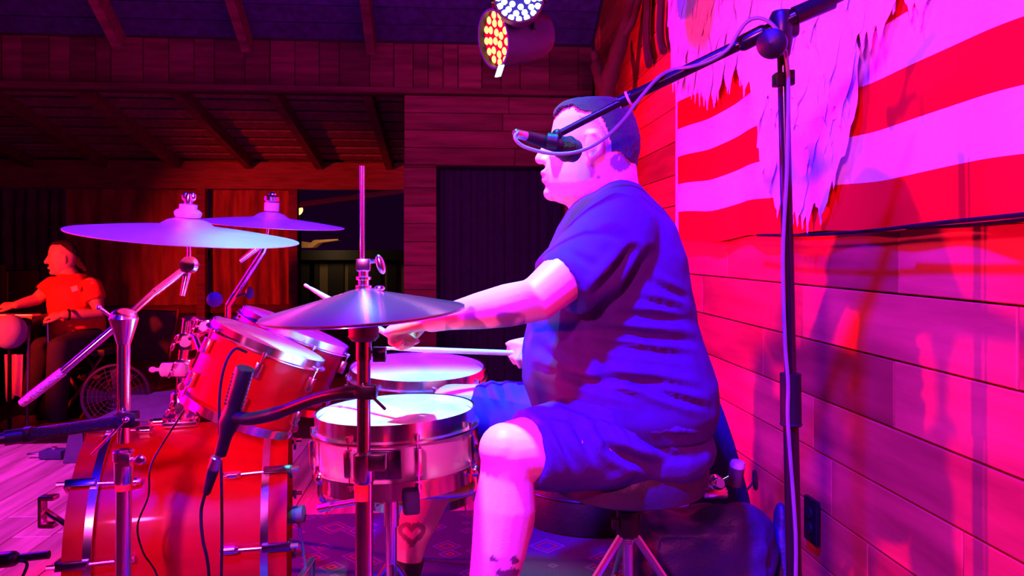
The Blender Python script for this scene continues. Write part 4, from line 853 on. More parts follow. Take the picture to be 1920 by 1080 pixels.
# ------------------------------------------------------------------ people
def skin_material(name, base):
    m = bpy.data.materials.new(name); m.use_nodes = True; nt = m.node_tree; N = nt.nodes; L = nt.links; b = N['Principled BSDF']
    b.inputs['Roughness'].default_value = 0.5; b.inputs['Subsurface Weight'].default_value = 0.0
    at = N.new('ShaderNodeVertexColor'); at.layer_name = 'tint'
    nz = N.new('ShaderNodeTexNoise'); nz.inputs['Scale'].default_value = 30; rp = N.new('ShaderNodeValToRGB')
    tc = N.new('ShaderNodeTexCoord'); L.new(tc.outputs['Object'], nz.inputs['Vector'])
    rp.color_ramp.elements[0].color = (*[c*0.92 for c in base], 1); rp.color_ramp.elements[1].color = (*[min(1, c*1.06) for c in base], 1); L.new(nz.outputs['Fac'], rp.inputs['Fac'])
    mx = N.new('ShaderNodeMix'); mx.data_type = 'RGBA'; mx.blend_type = 'MULTIPLY'; mx.inputs['Factor'].default_value = 1; L.new(rp.outputs['Color'], mx.inputs['A']); L.new(at.outputs['Color'], mx.inputs['B'])
    L.new(mx.outputs['Result'], b.inputs['Base Color'])
    n2 = N.new('ShaderNodeTexNoise'); n2.inputs['Scale'].default_value = 350; bp = N.new('ShaderNodeBump'); bp.inputs['Strength'].default_value = 0.15; bp.inputs['Distance'].default_value = 0.002; L.new(tc.outputs['Object'], n2.inputs['Vector']); L.new(n2.outputs['Fac'], bp.inputs['Height']); L.new(bp.outputs['Normal'], b.inputs['Normal'])
    return m
def tint(me, fn):
    a = me.color_attributes.new('tint', 'FLOAT_COLOR', 'POINT')
    for i, v in enumerate(me.vertices): a.data[i].color = (*fn(v.co, v.normal), 1)

def hand(mb, wrist, D, Nn, side, s=1.0, curls=(1.2, 1.2, 1.2, 1.2), thumb=0.7, spread=0.06):
    # D: wrist to knuckles, Nn: out of the back of the hand, side: +1 thumb on +L
    D = V(D).normalized(); Nn = (V(Nn)-D*V(Nn).dot(D)).normalized(); L_ = D.cross(Nn)*side
    w = V(wrist)
    pr = []
    for t, hw, ht in ((-0.012, 0.024, 0.019), (0.015, 0.032, 0.018), (0.045, 0.040, 0.0165), (0.075, 0.042, 0.0145), (0.092, 0.038, 0.010)):
        c = w+D*t*s; n = 16
        pr.append([c+L_*hw*s*math.cos(2*pi*j/n)+Nn*ht*s*math.sin(2*pi*j/n) for j in range(n)])
    mb.rings(pr)
    lens = (0.074, 0.082, 0.077, 0.061); offs = (0.030, 0.010, -0.011, -0.030); rad = (0.0092, 0.0095, 0.009, 0.008)
    for i in range(4):
        b0 = w+D*(0.082-0.006*abs(i-1.2))*s+L_*offs[i]*s; d = (D+L_*spread*(1.4-i)).normalized()
        ax = L_; pts = [b0-d*0.02*s, b0]; cur = b0; ang = 0
        for f, cfr in ((0.45, 0.75), (0.31, 1.0), (0.24, 0.7)):
            ang += curls[i]*cfr
            dd = d*math.cos(ang)-Nn*math.sin(ang); cur = cur+dd*lens[i]*f*s; pts.append(cur)
        mb.tube(pts, [rad[i]*s*1.1, rad[i]*s*1.1, rad[i]*s, rad[i]*s*0.95, rad[i]*s*0.82], 10, roundcap=True)
    b0 = w+D*0.022*s+L_*0.026*s-Nn*0.006*s
    d1 = (L_*0.75+D*0.65-Nn*0.35*thumb).normalized(); d2 = (L_*(0.35-0.4*thumb)+D*0.85-Nn*0.55*thumb).normalized(); d3 = (L_*(0.1-0.7*thumb)+D*0.8-Nn*0.6*thumb).normalized()
    p1 = b0+d1*0.036*s; p2 = p1+d2*0.034*s; p3 = p2+d3*0.026*s
    mb.tube([b0, p1, p2, p3], [0.0145*s, 0.0115*s, 0.0105*s, 0.0085*s], 10, roundcap=True)

def head(mb, C, Fw, L_, prof, S, xc, features):
    # prof: (y px, front x, back x, half width) ; S metres per px
    for a in (0,):
        rr = []
        for (y, xf, xb, hw) in prof:
            z = C.z+(features['yc']-y)*S; cx = (xf+xb)/2; hd = (xb-xf)/2*S; n = 36; ring_ = []
            fc = -(cx-xc)*S
            for j in range(n):
                t = 2*pi*j/n; cs, sn_ = math.cos(t), math.sin(t)
                e = 0.86
                f = hd*math.copysign(abs(cs)**e, cs); l = hw*math.copysign(abs(sn_)**e, sn_)*(1.0-0.16*max(0, cs))
                p = C+Fw*(fc+f)+L_*l; ring_.append(V((p.x, p.y, z)))
            rr.append(ring_)
        mb.rings(rr)

# ---- drummer
DY = 1.75; S = DY/F
hd_t = math.radians(8); HF = V((-math.cos(hd_t), math.sin(hd_t), 0)); HL = V((math.sin(hd_t), math.cos(hd_t), 0))
HCc = P(1120, 285, DY)
def HP(x, y, l=0.0):      # a point of the head given in the side view
    p = HCc+HF*(-(x-1120)*S)+HL*l; return V((p.x, p.y, HCc.z+(285-y)*S))
body = MB()
prof = [(188,1108,1132,.012),(190,1085,1150,.035),(196,1062,1166,.052),(208,1047,1179,.066),(225,1038,1189,.074),(245,1034,1195,.078),(262,1031,1198,.079),(278,1034,1198,.078),(295,1026,1195,.076),(312,1022,1190,.075),(328,1020,1184,.074),(345,1022,1178,.072),(358,1027,1172,.068),(370,1034,1164,.060),(379,1045,1150,.048),(385,1065,1130,.03)]
head(body, HCc, HF, HL, prof, S, 1120, {'yc': 285})
body.tube([HP(1031, 262), HP(1022, 280), HP(1013, 296)], [.0085, .011, .0135], 12, roundcap=True)          # nose
for l in (-.011, .011): body.ell(HP(1022, 300, l), .011, .008, .008, (HF, HL, UPV))
body.ell(HP(1040, 257), .012, .058, .009, (HF, HL, UPV))                                                   # brow
for l in (-.048, .048): body.ell(HP(1050, 296, l), .022, .018, .02, (HF, HL, UPV))                         # cheeks
body.ell(HP(1022, 323), .012, .024, .0075, (HF, HL, UPV)); body.ell(HP(1024, 337), .012, .021, .008, (HF, HL, UPV))
body.ell(HP(1036, 361), .022, .028, .019, (HF, HL, UPV))                                                   # chin
for l in (-1, 1):                                                                                          # ears
    c = HP(1113, 283, l*.079); ax_ = ((HF*-0.25+HL*l).normalized()); a_, b_, n_ = frame(ax_, UPV)
    body.ell(c+n_*.003, .031, .018, .008, (a_, b_, n_)); body.ell(c-a_*.024+HF*.004+n_*.005, .009, .008, .008, (a_, b_, n_))
    body.tube([c+a_*(-.030)-HF*-.004, c+a_*(-.012)-HF*.017+n_*.006, c+a_*.012-HF*.020+n_*.007, c+a_*.028-HF*.008+n_*.006, c+a_*.026+HF*.010+n_*.003], .0062, 8, roundcap=True)
body.tube([HP(1140, 300), P(1143, 350, DY), P(1150, 400, DY)], [.062, .066, .082], 22, ry=[.064, .066, .085], roundcap=True)     # neck
body.tube([HP(1085, 370), P(1100, 385, DY), P(1115, 405, DY)], [.034, .04, .045], 16, roundcap=True)                           # throat
tors = [(352,1118,1195,.055),(372,1085,1215,.10),(395,1066,1236,.155),(425,1048,1256,.195),(480,1026,1277,.21),(540,1008,1287,.212),(600,992,1297,.214),(660,982,1316,.222),(710,982,1334,.228),(760,1000,1337,.224),(800,1040,1326,.20),(850,1070,1310,.18)]
def torso_rings(grow, ylo, yhi, n=40):
    rr = []
    for (y, xf, xb, hw) in tors:
        if y < ylo or y > yhi: continue
        c = P((xf+xb)/2, y, DY); hx = (xb-xf)/2*S+grow; hy = hw+grow
        rr.append([V((c.x+hx*math.copysign(abs(math.cos(2*pi*j/n))**.88, math.cos(2*pi*j/n)), c.y+hy*math.copysign(abs(math.sin(2*pi*j/n))**.88, math.sin(2*pi*j/n)), c.z)) for j in range(n)])
    return rr
body.rings(torso_rings(-.014, 372, 850))
# arms
LS, LE, LW = P(1160, 432, 1.575), P(1006, 562, 1.44), P(806, 601, 1.64)
mid = (LE+LW)/2
body.tube([LS, (LS+LE)/2, LE, LE*.75+LW*.25, mid, LE*.2+LW*.8, LW], [.062, .054, .043, .042, .037, .029, .027], 18, ry=[.062, .054, .042, .043, .038, .026, .022], roundcap=True)
LH_D = V((-0.80, 0.50, -0.20)); hand(body, LW+V((-.012, .011, -.003)), LH_D, V((-0.1, -0.25, 1)), 1, 1.0, (1.25, 1.35, 1.4, 1.45), 0.9)
RS, RE, RW = P(1150, 432, 1.93), P(1120, 640, 2.16), P(1010, 642, 2.02)
body.tube([RS, (RS+RE)/2, RE, (RE+RW)/2, RW], [.06, .05, .043, .038, .028], 16, roundcap=True)
RH_D = V((-0.55, -0.80, 0.0)); hand(body, RW+V((-.006, -.008, 0)), RH_D, V((0.2, 0.1, 1)), -1, 1.0, (1.3, 1.35, 1.4, 1.45), 0.9)
# legs
LHp, LK = P(1190, 815, 1.66), P(957, 848, 1.475)
body.tube([LHp, LHp*.5+LK*.5, LK*.85+LHp*.15, LK], [.098, .085, .066, .059], 20, roundcap=True)
LA = V((P(905, 1200, 1.45).x-0.02, 1.44, 0.105))
body.ell(P(946, 842, 1.468), .050, .052, .050); body.ell(P(966, 948, 1.475), .040, .046, .095)
body.tube([LK, P(951, 890, 1.47), P(947, 950, 1.47), P(936, 1030, 1.46), P(918, 1120, 1.455), LA], [.058, .052, .060, .053, .042, .036], 20, roundcap=True)
body.tube([LA, LA+V((-.05, -.01, -.04)), LA+V((-.14, -.02, -.062))], [.036, .04, .03], 16, roundcap=True)
RHp, RK = P(1180, 815, 1.86), P(848, 762, 2.03)
body.tube([RHp, RHp*.5+RK*.5, RK*.85+RHp*.15, RK], [.098, .085, .068, .060], 20, roundcap=True)
RA = P(748, 1075, 1.98); RA = V((RA.x, RA.y, 0.13))
body.tube([RK, P(836, 830, 2.02), P(812, 900, 2.0), P(790, 960, 1.99), P(768, 1020, 1.985), RA], [.058, .055, .062, .052, .042, .037], 20, roundcap=True)
body.tube([RA, RA+V((-.05, 0, -.05)), RA+V((-.14, 0, -.085))], [.036, .04, .03], 16, roundcap=True)
bme = remesh(body, 0.0042, 3)
heart = [V((math.sin(t)**3*0.017, 0, (13*math.cos(t)-5*math.cos(2*t)-2*math.cos(3*t)-math.cos(4*t))/16*0.017)) for t in [2*pi*i/40 for i in range(40)]]
hc = P(770, 996, 1.93)
def hairtest(x, y):
    hl = [(1030,214),(1045,220),(1059,209),(1078,208),(1094,219),(1124,226),(1134,242),(1142,266),(1146,292),(1160,292),(1184,312),(1215,312)]
    if y > 312: return False
    for (xa, ya), (xb, yb) in zip(hl[:-1], hl[1:]):
        if xa <= x <= xb: return y < ya+(yb-ya)*(x-xa)/(xb-xa+1e-6)
    return False
def dtint(co, n):
    x, y = px(co); t = V((1, 1, 1))
    if co.z > 1.17 and x > 1085 and 205 < y < 287 and not hairtest(x, y):
        for k_, g_ in ((4, .45), (8, .62), (13, .8)):
            if hairtest(x+k_, y-k_*.6): return (g_, g_*.95, g_)
    if n.y < 0.35:
        if co.y > 1.85 and 735 < x < 820 and 960 < y < 1040:                     # heart tattoo on the far shin
            d = min(math.hypot(x-(772+h.x*1250), y-(1000-h.z*1250)) for h in heart)
            if d < 5: return (.28, .2, .3)
        if co.y < 1.6 and 915 < x < 985 and 1040 < y < 1110:                      # tattoo low on the near shin
            k = mnoise.noise(V((x*.045, y*.06, 2)))
            if k > 0.02 and abs(math.hypot(x-945, y-1062)-18) < 12: return (.2, .13, .2)
        if co.y < 1.72 and 835 < x < 985 and 572 < y < 640:                       # sleeve tattoo under the near forearm
            k = mnoise.noise(V((x*.03, y*.05, 5)))+((y-592)/40)
            
            if k > 0.05: f_ = min(1, (k-.05)/.25); return (1-.68*f_, 1-.74*f_, 1-.5*f_)
        if 1144 < x < 1182 and 287 < y < 322 and co.z > 1.1:                      # neck tattoo
            if mnoise.noise(V((x*.06, y*.06, 9))) > -0.35 and math.hypot((x-1163)/20, (y-304)/17) < 1: return (.28, .24, .5)
        if abs(x-1122) < 3 and abs(y-332) < 2.5: return (.4, .25, .25)
    if co.z > 1.12 and x < 1030 and (316 < y < 343): return (.95, .72, .74)
    if co.z > 1.09 and 1020 < x < 1110 and 345 < y < 392:
        return (.86, .84, .86) if mnoise.noise(co*420) > 0.1 else (1, 1, 1)
    return (1, 1, 1)
tint(bme, dtint)
dc_ = V((P(1180, 1300, DY).x, DY, 0.0))
dper = thing('person', 'drummer in dark T-shirt and shorts playing on a throne', 'person', dc_)
relocate(bme, HCc); skin = skin_material('skin', (0.78, 0.36, 0.36)); bme.materials.clear()
bo = link('body', bme, skin, dper, HCc)

# hair grown from the scalp surface
def scalp(name, me_src, off, test, thick, mt, parent, amp=0.002):
    src = me_src; sel = set()
    for v in src.vertices:
        w_ = v.co+off
        if test(w_, v.normal): sel.add(v.index)
    fs = [list(p.vertices) for p in src.polygons if all(i in sel for i in p.vertices)]
    idx = sorted({i for f in fs for i in f}); mp = {i: k for k, i in enumerate(idx)}
    vs = []
    for i in idx:
        v = src.vertices[i]; w_ = v.co+off
        vs.append(w_+v.normal*(thick(w_)+amp*mnoise.noise(V((w_.x*60, w_.y*160, w_.z*160)))))
    vi = [src.vertices[i].co+off-src.vertices[i].normal*0.002 for i in idx]; n = len(idx)
    cnt = {}
    for f in fs:
        for a, b_ in zip(f, f[1:]+f[:1]): cnt[(a, b_)] = 1
    q = MB(); faces = [[mp[i] for i in f] for f in fs]
    faces += [(mp[b_], mp[a], mp[a]+n, mp[b_]+n) for (a, b_) in cnt if (b_, a) not in cnt]
    q.add(vs+vi, faces); return q.build(name, mt, parent, angle=70)
def dhair(p, n):
    if p.z < HCc.z-0.05 or abs((p-HCc).dot(HL)) > 0.12 or (p-HCc).length > 0.19: return False
    f = (p-HCc).dot(HF); return hairtest(1120-f/S, 285-(p.z-HCc.z)/S)
def dthick(p):
    f = (p-HCc).dot(HF); zz_ = (p.z-HCc.z)
    return 0.0022+0.0055*max(0, min(1, (f-0.02)/0.06))*max(0, min(1, (zz_-0.05)/0.04))+0.003*max(0, min(1, (zz_-0.06)/0.05))
hairm = mat('dark_hair', (0.035, 0.022, 0.025), 0.6, var=0.4, scale=60, stretch=(1, 6, 6), bump=0.6, bscale=300)
scalp('hair', bme, HCc, dhair, dthick, hairm, dper)
for l in (-.031, .031):
    q = MB(); q.ell(HP(1042, 270, l), .013, .013, .011, (HF, HL, UPV), 14, 8); q.build('eye', mat('eye_white', (0.8, 0.8, 0.8), 0.2), dper)

# clothes
def folds(me, lines, facing=True):
    def fn(co, n):
        if facing and n.y > 0.25: return co
        x, y = px(co); d_ = 0
        for (xa, ya, xb, yb, w_, amp) in lines:
            dx, dy = xb-xa, yb-ya; t = max(0, min(1, ((x-xa)*dx+(y-ya)*dy)/(dx*dx+dy*dy)))
            d2 = math.hypot(x-xa-dx*t, y-ya-dy*t)
            if d2 < 3.2*w_: d_ += 1.5*amp*math.sin(pi*min(1, max(0.12, t*0.9+0.08)))*(math.exp(-(d2/w_)**2)-0.45*math.exp(-((d2-1.7*w_)/w_)**2))
        return co-n*d_
    displace(me, fn)
def finish(me, name, mt, parent, label=None):
    c = sum((v.co for v in me.vertices), V((0,0,0)))/len(me.vertices); relocate(me, c); me.materials.clear()
    return link(name, me, mt, parent, c, label)
sh = MB(); sh.rings(torso_rings(0.004, 352, 800))
SE = P(1050, 540, 1.49)
arm_d = (SE-LS).normalized()
sh.tube([LS+V((.03, .06, .0)), LS, LS*.45+SE*.55, SE], [.075, .085, .076, .071], 22)
sh.tube([P(1160, 390, 1.75), P(1165, 405, 1.66), LS], [.07, .075, .075], 18, roundcap=True)
RSE = RS*.5+RE*.5
sh.tube([RS+V((.03, -.06, 0)), RS, RSE], [.075, .085, .075], 20)
sh.tube([P(1160, 390, 1.78), P(1160, 405, 1.86), RS], [.07, .075, .075], 18, roundcap=True)
sme = remesh(sh, 0.0065, 5)
folds(sme, [(1160,590,1300,600,9,.007),(1120,618,1312,642,9,.008),(1200,560,1290,585,7,.005),(1090,640,1300,668,9,.005),(1010,650,1120,735,10,.005),(1040,630,1160,690,9,.004),(1185,470,1110,560,11,.016),(1215,470,1150,555,8,.008),(1130,700,1320,735,9,.007),(1190,720,1330,765,8,.008),(1060,712,1260,716,8,.006),(1010,690,1200,745,8,.005),
            (1225,530,1290,560,7,.004),(1060,470,1120,500,8,.003),(1040,480,1090,540,9,.004),(1110,430,1190,450,10,.003)])
displace(sme, lambda c, n: c+n*0.0022*mnoise.noise(c*22))
cotton = mat('charcoal_cotton', (0.06, 0.016, 0.16), 0.85, var=0.08, scale=40, bump=0.2, bscale=700, spec=0.15)
finish(sme, 't_shirt', cotton, dper, 'dark short-sleeved T-shirt')
so = MB(); so.rings(torso_rings(0.0, 740, 850)); 
so.tube([LHp+V((.06, .02, 0)), LHp, LHp*.62+LK*.38, LHp*.34+LK*.66, P(985, 842, 1.492)], [.115, .118, .103, .086, .070], 24, ry=[.11, .112, .10, .090, .076], hint=V((0, 1, 0)))
so.tube([RHp+V((.06, -.02, 0)), RHp, RHp*.62+RK*.38, RHp*.34+RK*.66, RHp*.16+RK*.84], [.115, .115, .10, .088, .074], 24)
so.ell(P(1215, 835, 1.72), .15, .17, .09); so.ell(P(1130, 868, 1.55), .075, .05, .05)
some = remesh(so, 0.0065, 5)
folds(some, [(1090,740,1200,765,9,.006),(1060,760,1190,800,8,.006),(1190,735,1185,800,8,.008),(1040,800,1080,880,8,.006),(1075,790,1120,870,8,.006),(1110,780,1160,860,8,.006),(1150,760,1190,830,7,.006),(1200,770,1310,800,8,.007),(1220,750,1330,790,8,.006),(1190,810,1260,850,10,.010),(1230,820,1320,830,10,.009),(1000,775,1100,790,7,.004),(1140,840,1230,880,10,.010),
             (1020,810,1060,890,6,.004),(900,705,930,770,7,.004),(930,700,960,775,7,.004)])
displace(some, lambda c, n: c+n*0.003*mnoise.noise(c*20))
finish(some, 'shorts', mat('dark_twill', (0.07, 0.02, 0.18), 0.8, var=0.1, scale=30, bump=0.2, bscale=500, spec=0.15), dper, 'dark knee-length shorts')
for A_, nm in ((LA, 0), (RA, 1)):
    q = MB(); up = (V((0.08, 0, 1)) if nm == 0 else (P(768, 1020, 1.985)-RA)).normalized()
    q.tube([A_+V((-.03, 0, -.03)), A_+up*.03, A_+up*(.05 if nm == 0 else .10)], [.044, .043, .046], 20); q.build('sock', mat('black_sock', (0.03, 0.025, 0.035), 0.9, bump=0.3, bscale=200), dper)
    q = MB(); gz = A_.z; g = V((A_.x-.07, A_.y-.008, 0)); pts_ = []
    base_z = 0.012 if nm == 0 else 0.03
    rr = []
    for zz_, hx, hy, sx in ((base_z, .135, .045, 0), (base_z+.02, .14, .048, 0), (base_z+.045, .128, .044, .01), (base_z+.07, .085, .040, .04), (base_z+.09, .055, .038, .06)):
        rr.append([V((g.x+sx+hx*math.cos(2*pi*j/24), g.y+hy*math.sin(2*pi*j/24), zz_)) for j in range(24)])
    q.rings(rr); q.build('shoe', mat('black_shoe', (0.03, 0.03, 0.035), 0.5), dper)
# sticks
hick = mat('hickory', (0.72, 0.5, 0.3), 0.45, var=0.1, scale=10, stretch=(1, 8, 8))
def stick(p0, p1, label):
    p0, p1 = V(p0), V(p1); d = (p1-p0).normalized(); L_ = 0.405; q = MB()
    q.lathe([(0, 0), (.0055, .002), (.0072, .008), (.0072, .29), (.0050, .365), (.0035, .383), (.0046, .392), (.0042, .401), (0, L_)], p0, d, 14); tag(q.build('drumstick', hick), label, 'drumstick', 'drumsticks')
lhc = LW+V((-.012, .011, -.003))+LH_D.normalized()*0.088*1.0-UPV*0.022
stick(lhc-(P(548, 520, 2.0)-lhc).normalized()*0.015, P(548, 520, 2.0), 'drumstick in the drummer\'s near hand, pointing up left past the hi-hat')
rhc = RW+V((-.006, -.008, 0))+RH_D.normalized()*0.088-UPV*0.02
stick(rhc+V((.06, 0, 0)), P(700, 652, 1.97), 'drumstick in the drummer\'s far hand, level over the floor tom')
# kick pedal board under the far foot
q = MB(); kp = V((RA.x-0.08, RA.y, 0.018)); q.box(kp, 0.15, 0.045, 0.008, (V((.99, 0, -.1)).normalized(), V((0, 1, 0)), V((.1, 0, .99)).normalized()), 0.003); kt = thing('kick_pedal', 'steel kick pedal under the drummer\'s far foot', 'drum pedal', V((kp.x, kp.y, 0))); q.build('footboard', steel, kt)
q = MB(); q.tube([V((kp.x-.16, kp.y-.06, .012)), V((kp.x-.16, kp.y-.06, .2)), V((kp.x-.16, kp.y+.06, .2)), V((kp.x-.16, kp.y+.06, .012))], .009, 10); q.build('frame', steel, kt)
q = MB(); q.tube([V((kp.x-.16, kp.y, .2)), V((kp.x-.18, kp.y, .33))], .004, 8); q.lathe([(0, -.025), (.022, -.02), (.022, .02), (0, .025)], V((kp.x-.185, kp.y, .34)), V((1, 0, .1)), 16); q.build('beater', mat('dark_felt', (0,0,0)), kt)
# ------------------------------------------------------------------ seated musician beyond the stage and what stands round him
GY = 5.35; GZ = -0.19; S2 = GY/F
def G(x, y, dy=0.0): return P(x, y, GY+dy)
gp = thing('person', 'seated musician in a bright red T-shirt at the far left', 'person', V((G(150, 790).x, GY, GZ)))
gt = math.radians(-28); GF = V((-math.cos(gt), math.sin(gt), 0)); GL = V((math.sin(gt), math.cos(gt), 0)); GC = G(118, 485)
gb = MB()
gprof = [(y, x0, x1, w_) for (y, x0, x1, w_) in ((453,112,124,.02),(456,103,133,.05),(462,97,139,.068),(472,94,143,.076),(484,94,143,.077),(494,95,140,.074),(504,97,134,.066),(512,100,126,.050),(516,106,120,.03))]
head(gb, GC, GF, GL, gprof, S2, 118, {'yc': 485})
def GH(x, y, l=0): p = GC+GF*(-(x-118)*S2)+GL*l; return V((p.x, p.y, GC.z+(485-y)*S2))
gb.tube([GH(96, 480), GH(91, 491)], [.01, .015], 10, roundcap=True); gb.ell(GH(96, 502), .012, .024, .012, (GF, GL, UPV)); gb.ell(GH(101, 511), .02, .026, .016, (GF, GL, UPV)); gb.ell(GH(97, 477), .012, .055, .010, (GF, GL, UPV))
for l in (-1, 1): gb.ell(GH(122, 486, l*.078), .012, .008, .03, (GF, GL, UPV))
gb.tube([GH(122, 505), G(133, 520), G(140, 535)], [.058, .06, .075], 16, roundcap=True)
gtors = [(513,118,158,.06),(522,104,170,.13),(534,96,180,.185),(555,93,187,.20),(580,95,190,.19),(605,98,192,.185),(628,98,194,.18),(645,105,196,.17)]
def grings(grow, lo, hi, n=30):
    rr = []
    for (y, a_, b_, hw) in gtors:
        if lo <= y <= hi:
            c = G((a_+b_)/2, y); hx = (b_-a_)/2*S2*1.0+grow
            rr.append([c+GF*-(hx*math.cos(2*pi*j/n))*0.95+GL*((hw*.95+grow)*math.sin(2*pi*j/n)) for j in range(n)])
    return rr
gb.rings(grings(-.012, 522, 645))
a1 = [G(172, 535, -.12), G(186, 588, -.16), G(120, 590, -.30)]
a2 = [G(100, 535, .05), G(68, 562, .0), G(30, 572, -.14)]
for a_ in (a1, a2): gb.tube([a_[0], (a_[0]+a_[1])/2, a_[1], (a_[1]+a_[2])/2, a_[2]], [.055, .05, .043, .037, .028], 14, roundcap=True)
hand(gb, a1[2], V((-1, -.1, -.05)), V((0, -.4, 1)), -1, 1.0, (.55, .6, .65, .7), .3, .16)
hand(gb, a2[2], V((-1, -.1, .0)), V((0, -.4, 1)), -1, 1.0, (.4, .45, .5, .5), .3, .16)
k1, k2 = G(112, 652, -.35), G(80, 652, -.12); f1, f2 = V((G(108, 780, -.3).x, GY-.32, GZ+.08)), V((G(52, 780, -.1).x, GY-.1, GZ+.08))
for hp_, k_, f_ in ((G(170, 640, -.06), k1, f1), (G(160, 640, .1), k2, f2)):
    gb.tube([hp_, (hp_+k_)/2, k_], [.085, .075, .055], 14, roundcap=True); gb.tube([k_, (k_+f_)/2, f_], [.055, .05, .036], 14, roundcap=True)
gme = remesh(gb, 0.005, 3); tint(gme, lambda c, n: (1, 1, 1)); relocate(gme, GC); gme.materials.clear(); link('body', gme, skin_material('skin_tan', (0.62, 0.36, 0.27)), gp, GC)
def ghair(p, n):
    if (p-GC).length > 0.17 or p.z < GC.z-.05: return False
    f = (p-GC).dot(GF); z = (p.z-GC.z); return z > 0.040+0.9*(f+.05) and z > -0.045-0.3*f and f < 0.062 or z > 0.095
scalp('hair', gme, GC, ghair, lambda p: 0.007, hairm, gp, 0.003)
q = MB(); q.tube(spline([GH(140, 482), G(146, 490, .02), G(152, 496, .03), G(160, 505, .03)], 4), [.03]*5+[.024]*5+[.016]*3, 12, roundcap=True); q.build('ponytail', hairm, gp)
gs = MB(); gs.rings(grings(.008, 513, 628)); 
gs.tube([a1[0]+V((-.03, .05, 0)), a1[0], a1[0]*.45+a1[1]*.55], [.062, .066, .072], 18); gs.tube([a2[0]+V((.04, .02, 0)), a2[0], a2[0]*.45+a2[1]*.55], [.062, .066, .070], 18)
gsm = remesh(gs, 0.012, 4)
displace(gsm, lambda c, n: c+n*(0.008*mnoise.noise(c*9)+0.005*mnoise.noise(c*21)))
finish(gsm, 't_shirt', mat('red_cotton', (0.75, 0.07, 0.03), 0.85, var=0.08, bump=0.2, bscale=300), gp, 'bright red T-shirt')
q = MB(); q.box(G(140, 541, -.21), .022, .003, .018, (V((.9, .0, .3)).normalized(), V((0, 1, 0)), V((-.3, 0, .9)).normalized())); q.build('chest_print', mat('print_white', (0.8, 0.7, 0.7), 0.7), gp)
gs = MB(); gs.rings(grings(.004, 620, 645))
for hp_, k_, f_ in ((G(170, 640, -.06), k1, f1), (G(160, 640, .1), k2, f2)):
    gs.tube([hp_, (hp_+k_)/2, k_, ], [.105, .09, .075], 16, roundcap=True); gs.tube([k_, (k_+f_)/2, f_+V((0, 0, .02))], [.074, .07, .065], 16)
finish(remesh(gs, 0.012, 4), 'trousers', mat('dark_denim', (0.035, 0.025, 0.06), 0.85, var=0.2), gp)
for f_ in (f1, f2):
    q = MB(); rr = []
    for zz_, hx, hy, sx in ((0, .13, .045, 0), (.025, .135, .048, 0), (.055, .11, .044, .015), (.09, .055, .04, .06)):
        rr.append([V((f_.x-.05+sx+hx*math.cos(2*pi*j/20), f_.y-.02+hy*math.sin(2*pi*j/20), GZ+.002+zz_)) for j in range(20)])
    q.rings(rr); q.build('shoe', mat('orange_shoe', (0.75, 0.16, 0.05), 0.6), gp)
q = MB(); c = a1[2]+V((.03, 0, 0)); q.torus(c, a1[2]-a1[1], .033, .007, 18, 8); q.build('wristwatch', black_metal, gp)
# his stool
stl = thing('folding_stool', 'folding stool with crossed legs under the seated musician', 'stool', V((G(172, 800).x, GY, GZ)))
sc_ = G(172, 655)
q = MB(); q.box(V((sc_.x, GY, sc_.z)), .19, .19, .022, None, .012); q.build('seat', vinyl, stl)
for s_ in (-1, 1):
    for yy in (-.16, .16):
        q = MB(); q.tube([V((sc_.x+s_*.17, GY+yy, sc_.z-.01)), V((sc_.x-s_*.17, GY+yy*1.05, GZ+.01))], .011, 8); q.build('leg', mat('red_steel', (0.35, 0.1, 0.1), 0.35, 0.6), stl)
# steel guitar in front of him
kg = thing('steel_guitar', 'flat steel guitar on thin legs under the musician\'s hands', 'instrument', V((G(10, 790).x, GY-.28, GZ)))
kc = G(8, 600, -.32)
q = MB(); q.box(V((kc.x-.16, GY-.28, kc.z)), .40, .13, .028, None, .008); q.build('body', mat('dark_wood', (0.05, 0.02, 0.02), 0.35), kg)
q = MB(); q.box(V((kc.x-.16, GY-.28-.06, kc.z+.034)), .385, .045, .006, None, .002); q.build('neck', mat('pale_metal', (0.7, 0.66, 0.66), 0.3, 0.8), kg)
for sx in (-.52, .20):
    for sy in (-.1, .1):
        q = MB(); q.tube([V((kc.x+sx, GY-.28+sy, kc.z-.02)), V((kc.x+sx*1.02, GY-.28+sy*1.3, GZ+.004))], .011, 8); q.build('leg', steel, kg)
q = MB(); cb = G(18, 622, -.5); q.ell(cb, .095, .085, .10); q.tube([V((cb.x, cb.y, GZ+.02)), cb], .012, 8); q.lathe([(.12, 0), (.12, .012), (.02, .03)], V((cb.x, cb.y, GZ)), UPV, 24)
pt = thing('plush_ball_stand', 'purple round cushioned ball on a thin stand at the left edge', 'stand', V((cb.x, cb.y, GZ)))
qq = MB(); qq.ell(cb, .105, .09, .11); qq.build('ball', mat('lilac_cloth', (0.42, 0.36, 0.62), 0.9, var=0.1), pt)
qq = MB(); qq.tube([V((cb.x, cb.y, GZ+.02)), cb-UPV*.08], .012, 8); qq.lathe([(.12, 0), (.12, .012), (.02, .03)], V((cb.x, cb.y, GZ)), UPV, 24); qq.build('pole', black_metal, pt)
vs = []; n = 24
for k in range(2):
    for j in range(9):
        for i in range(n+1):
            t = i/n; p = G(8+32*t, 665+ (82+6*math.sin(t*7))*j/8, -.42); vs.append(p+V((0, .012*math.sin(t*14+j*.2)+k*.008, 0)))
N1 = 9*(n+1); fs = []
for j in range(8):
    for i in range(n): a = j*(n+1)+i; fs += [(a, a+n+1, a+n+2, a+1), (N1+a, N1+a+1, N1+a+n+2, N1+a+n+1)]
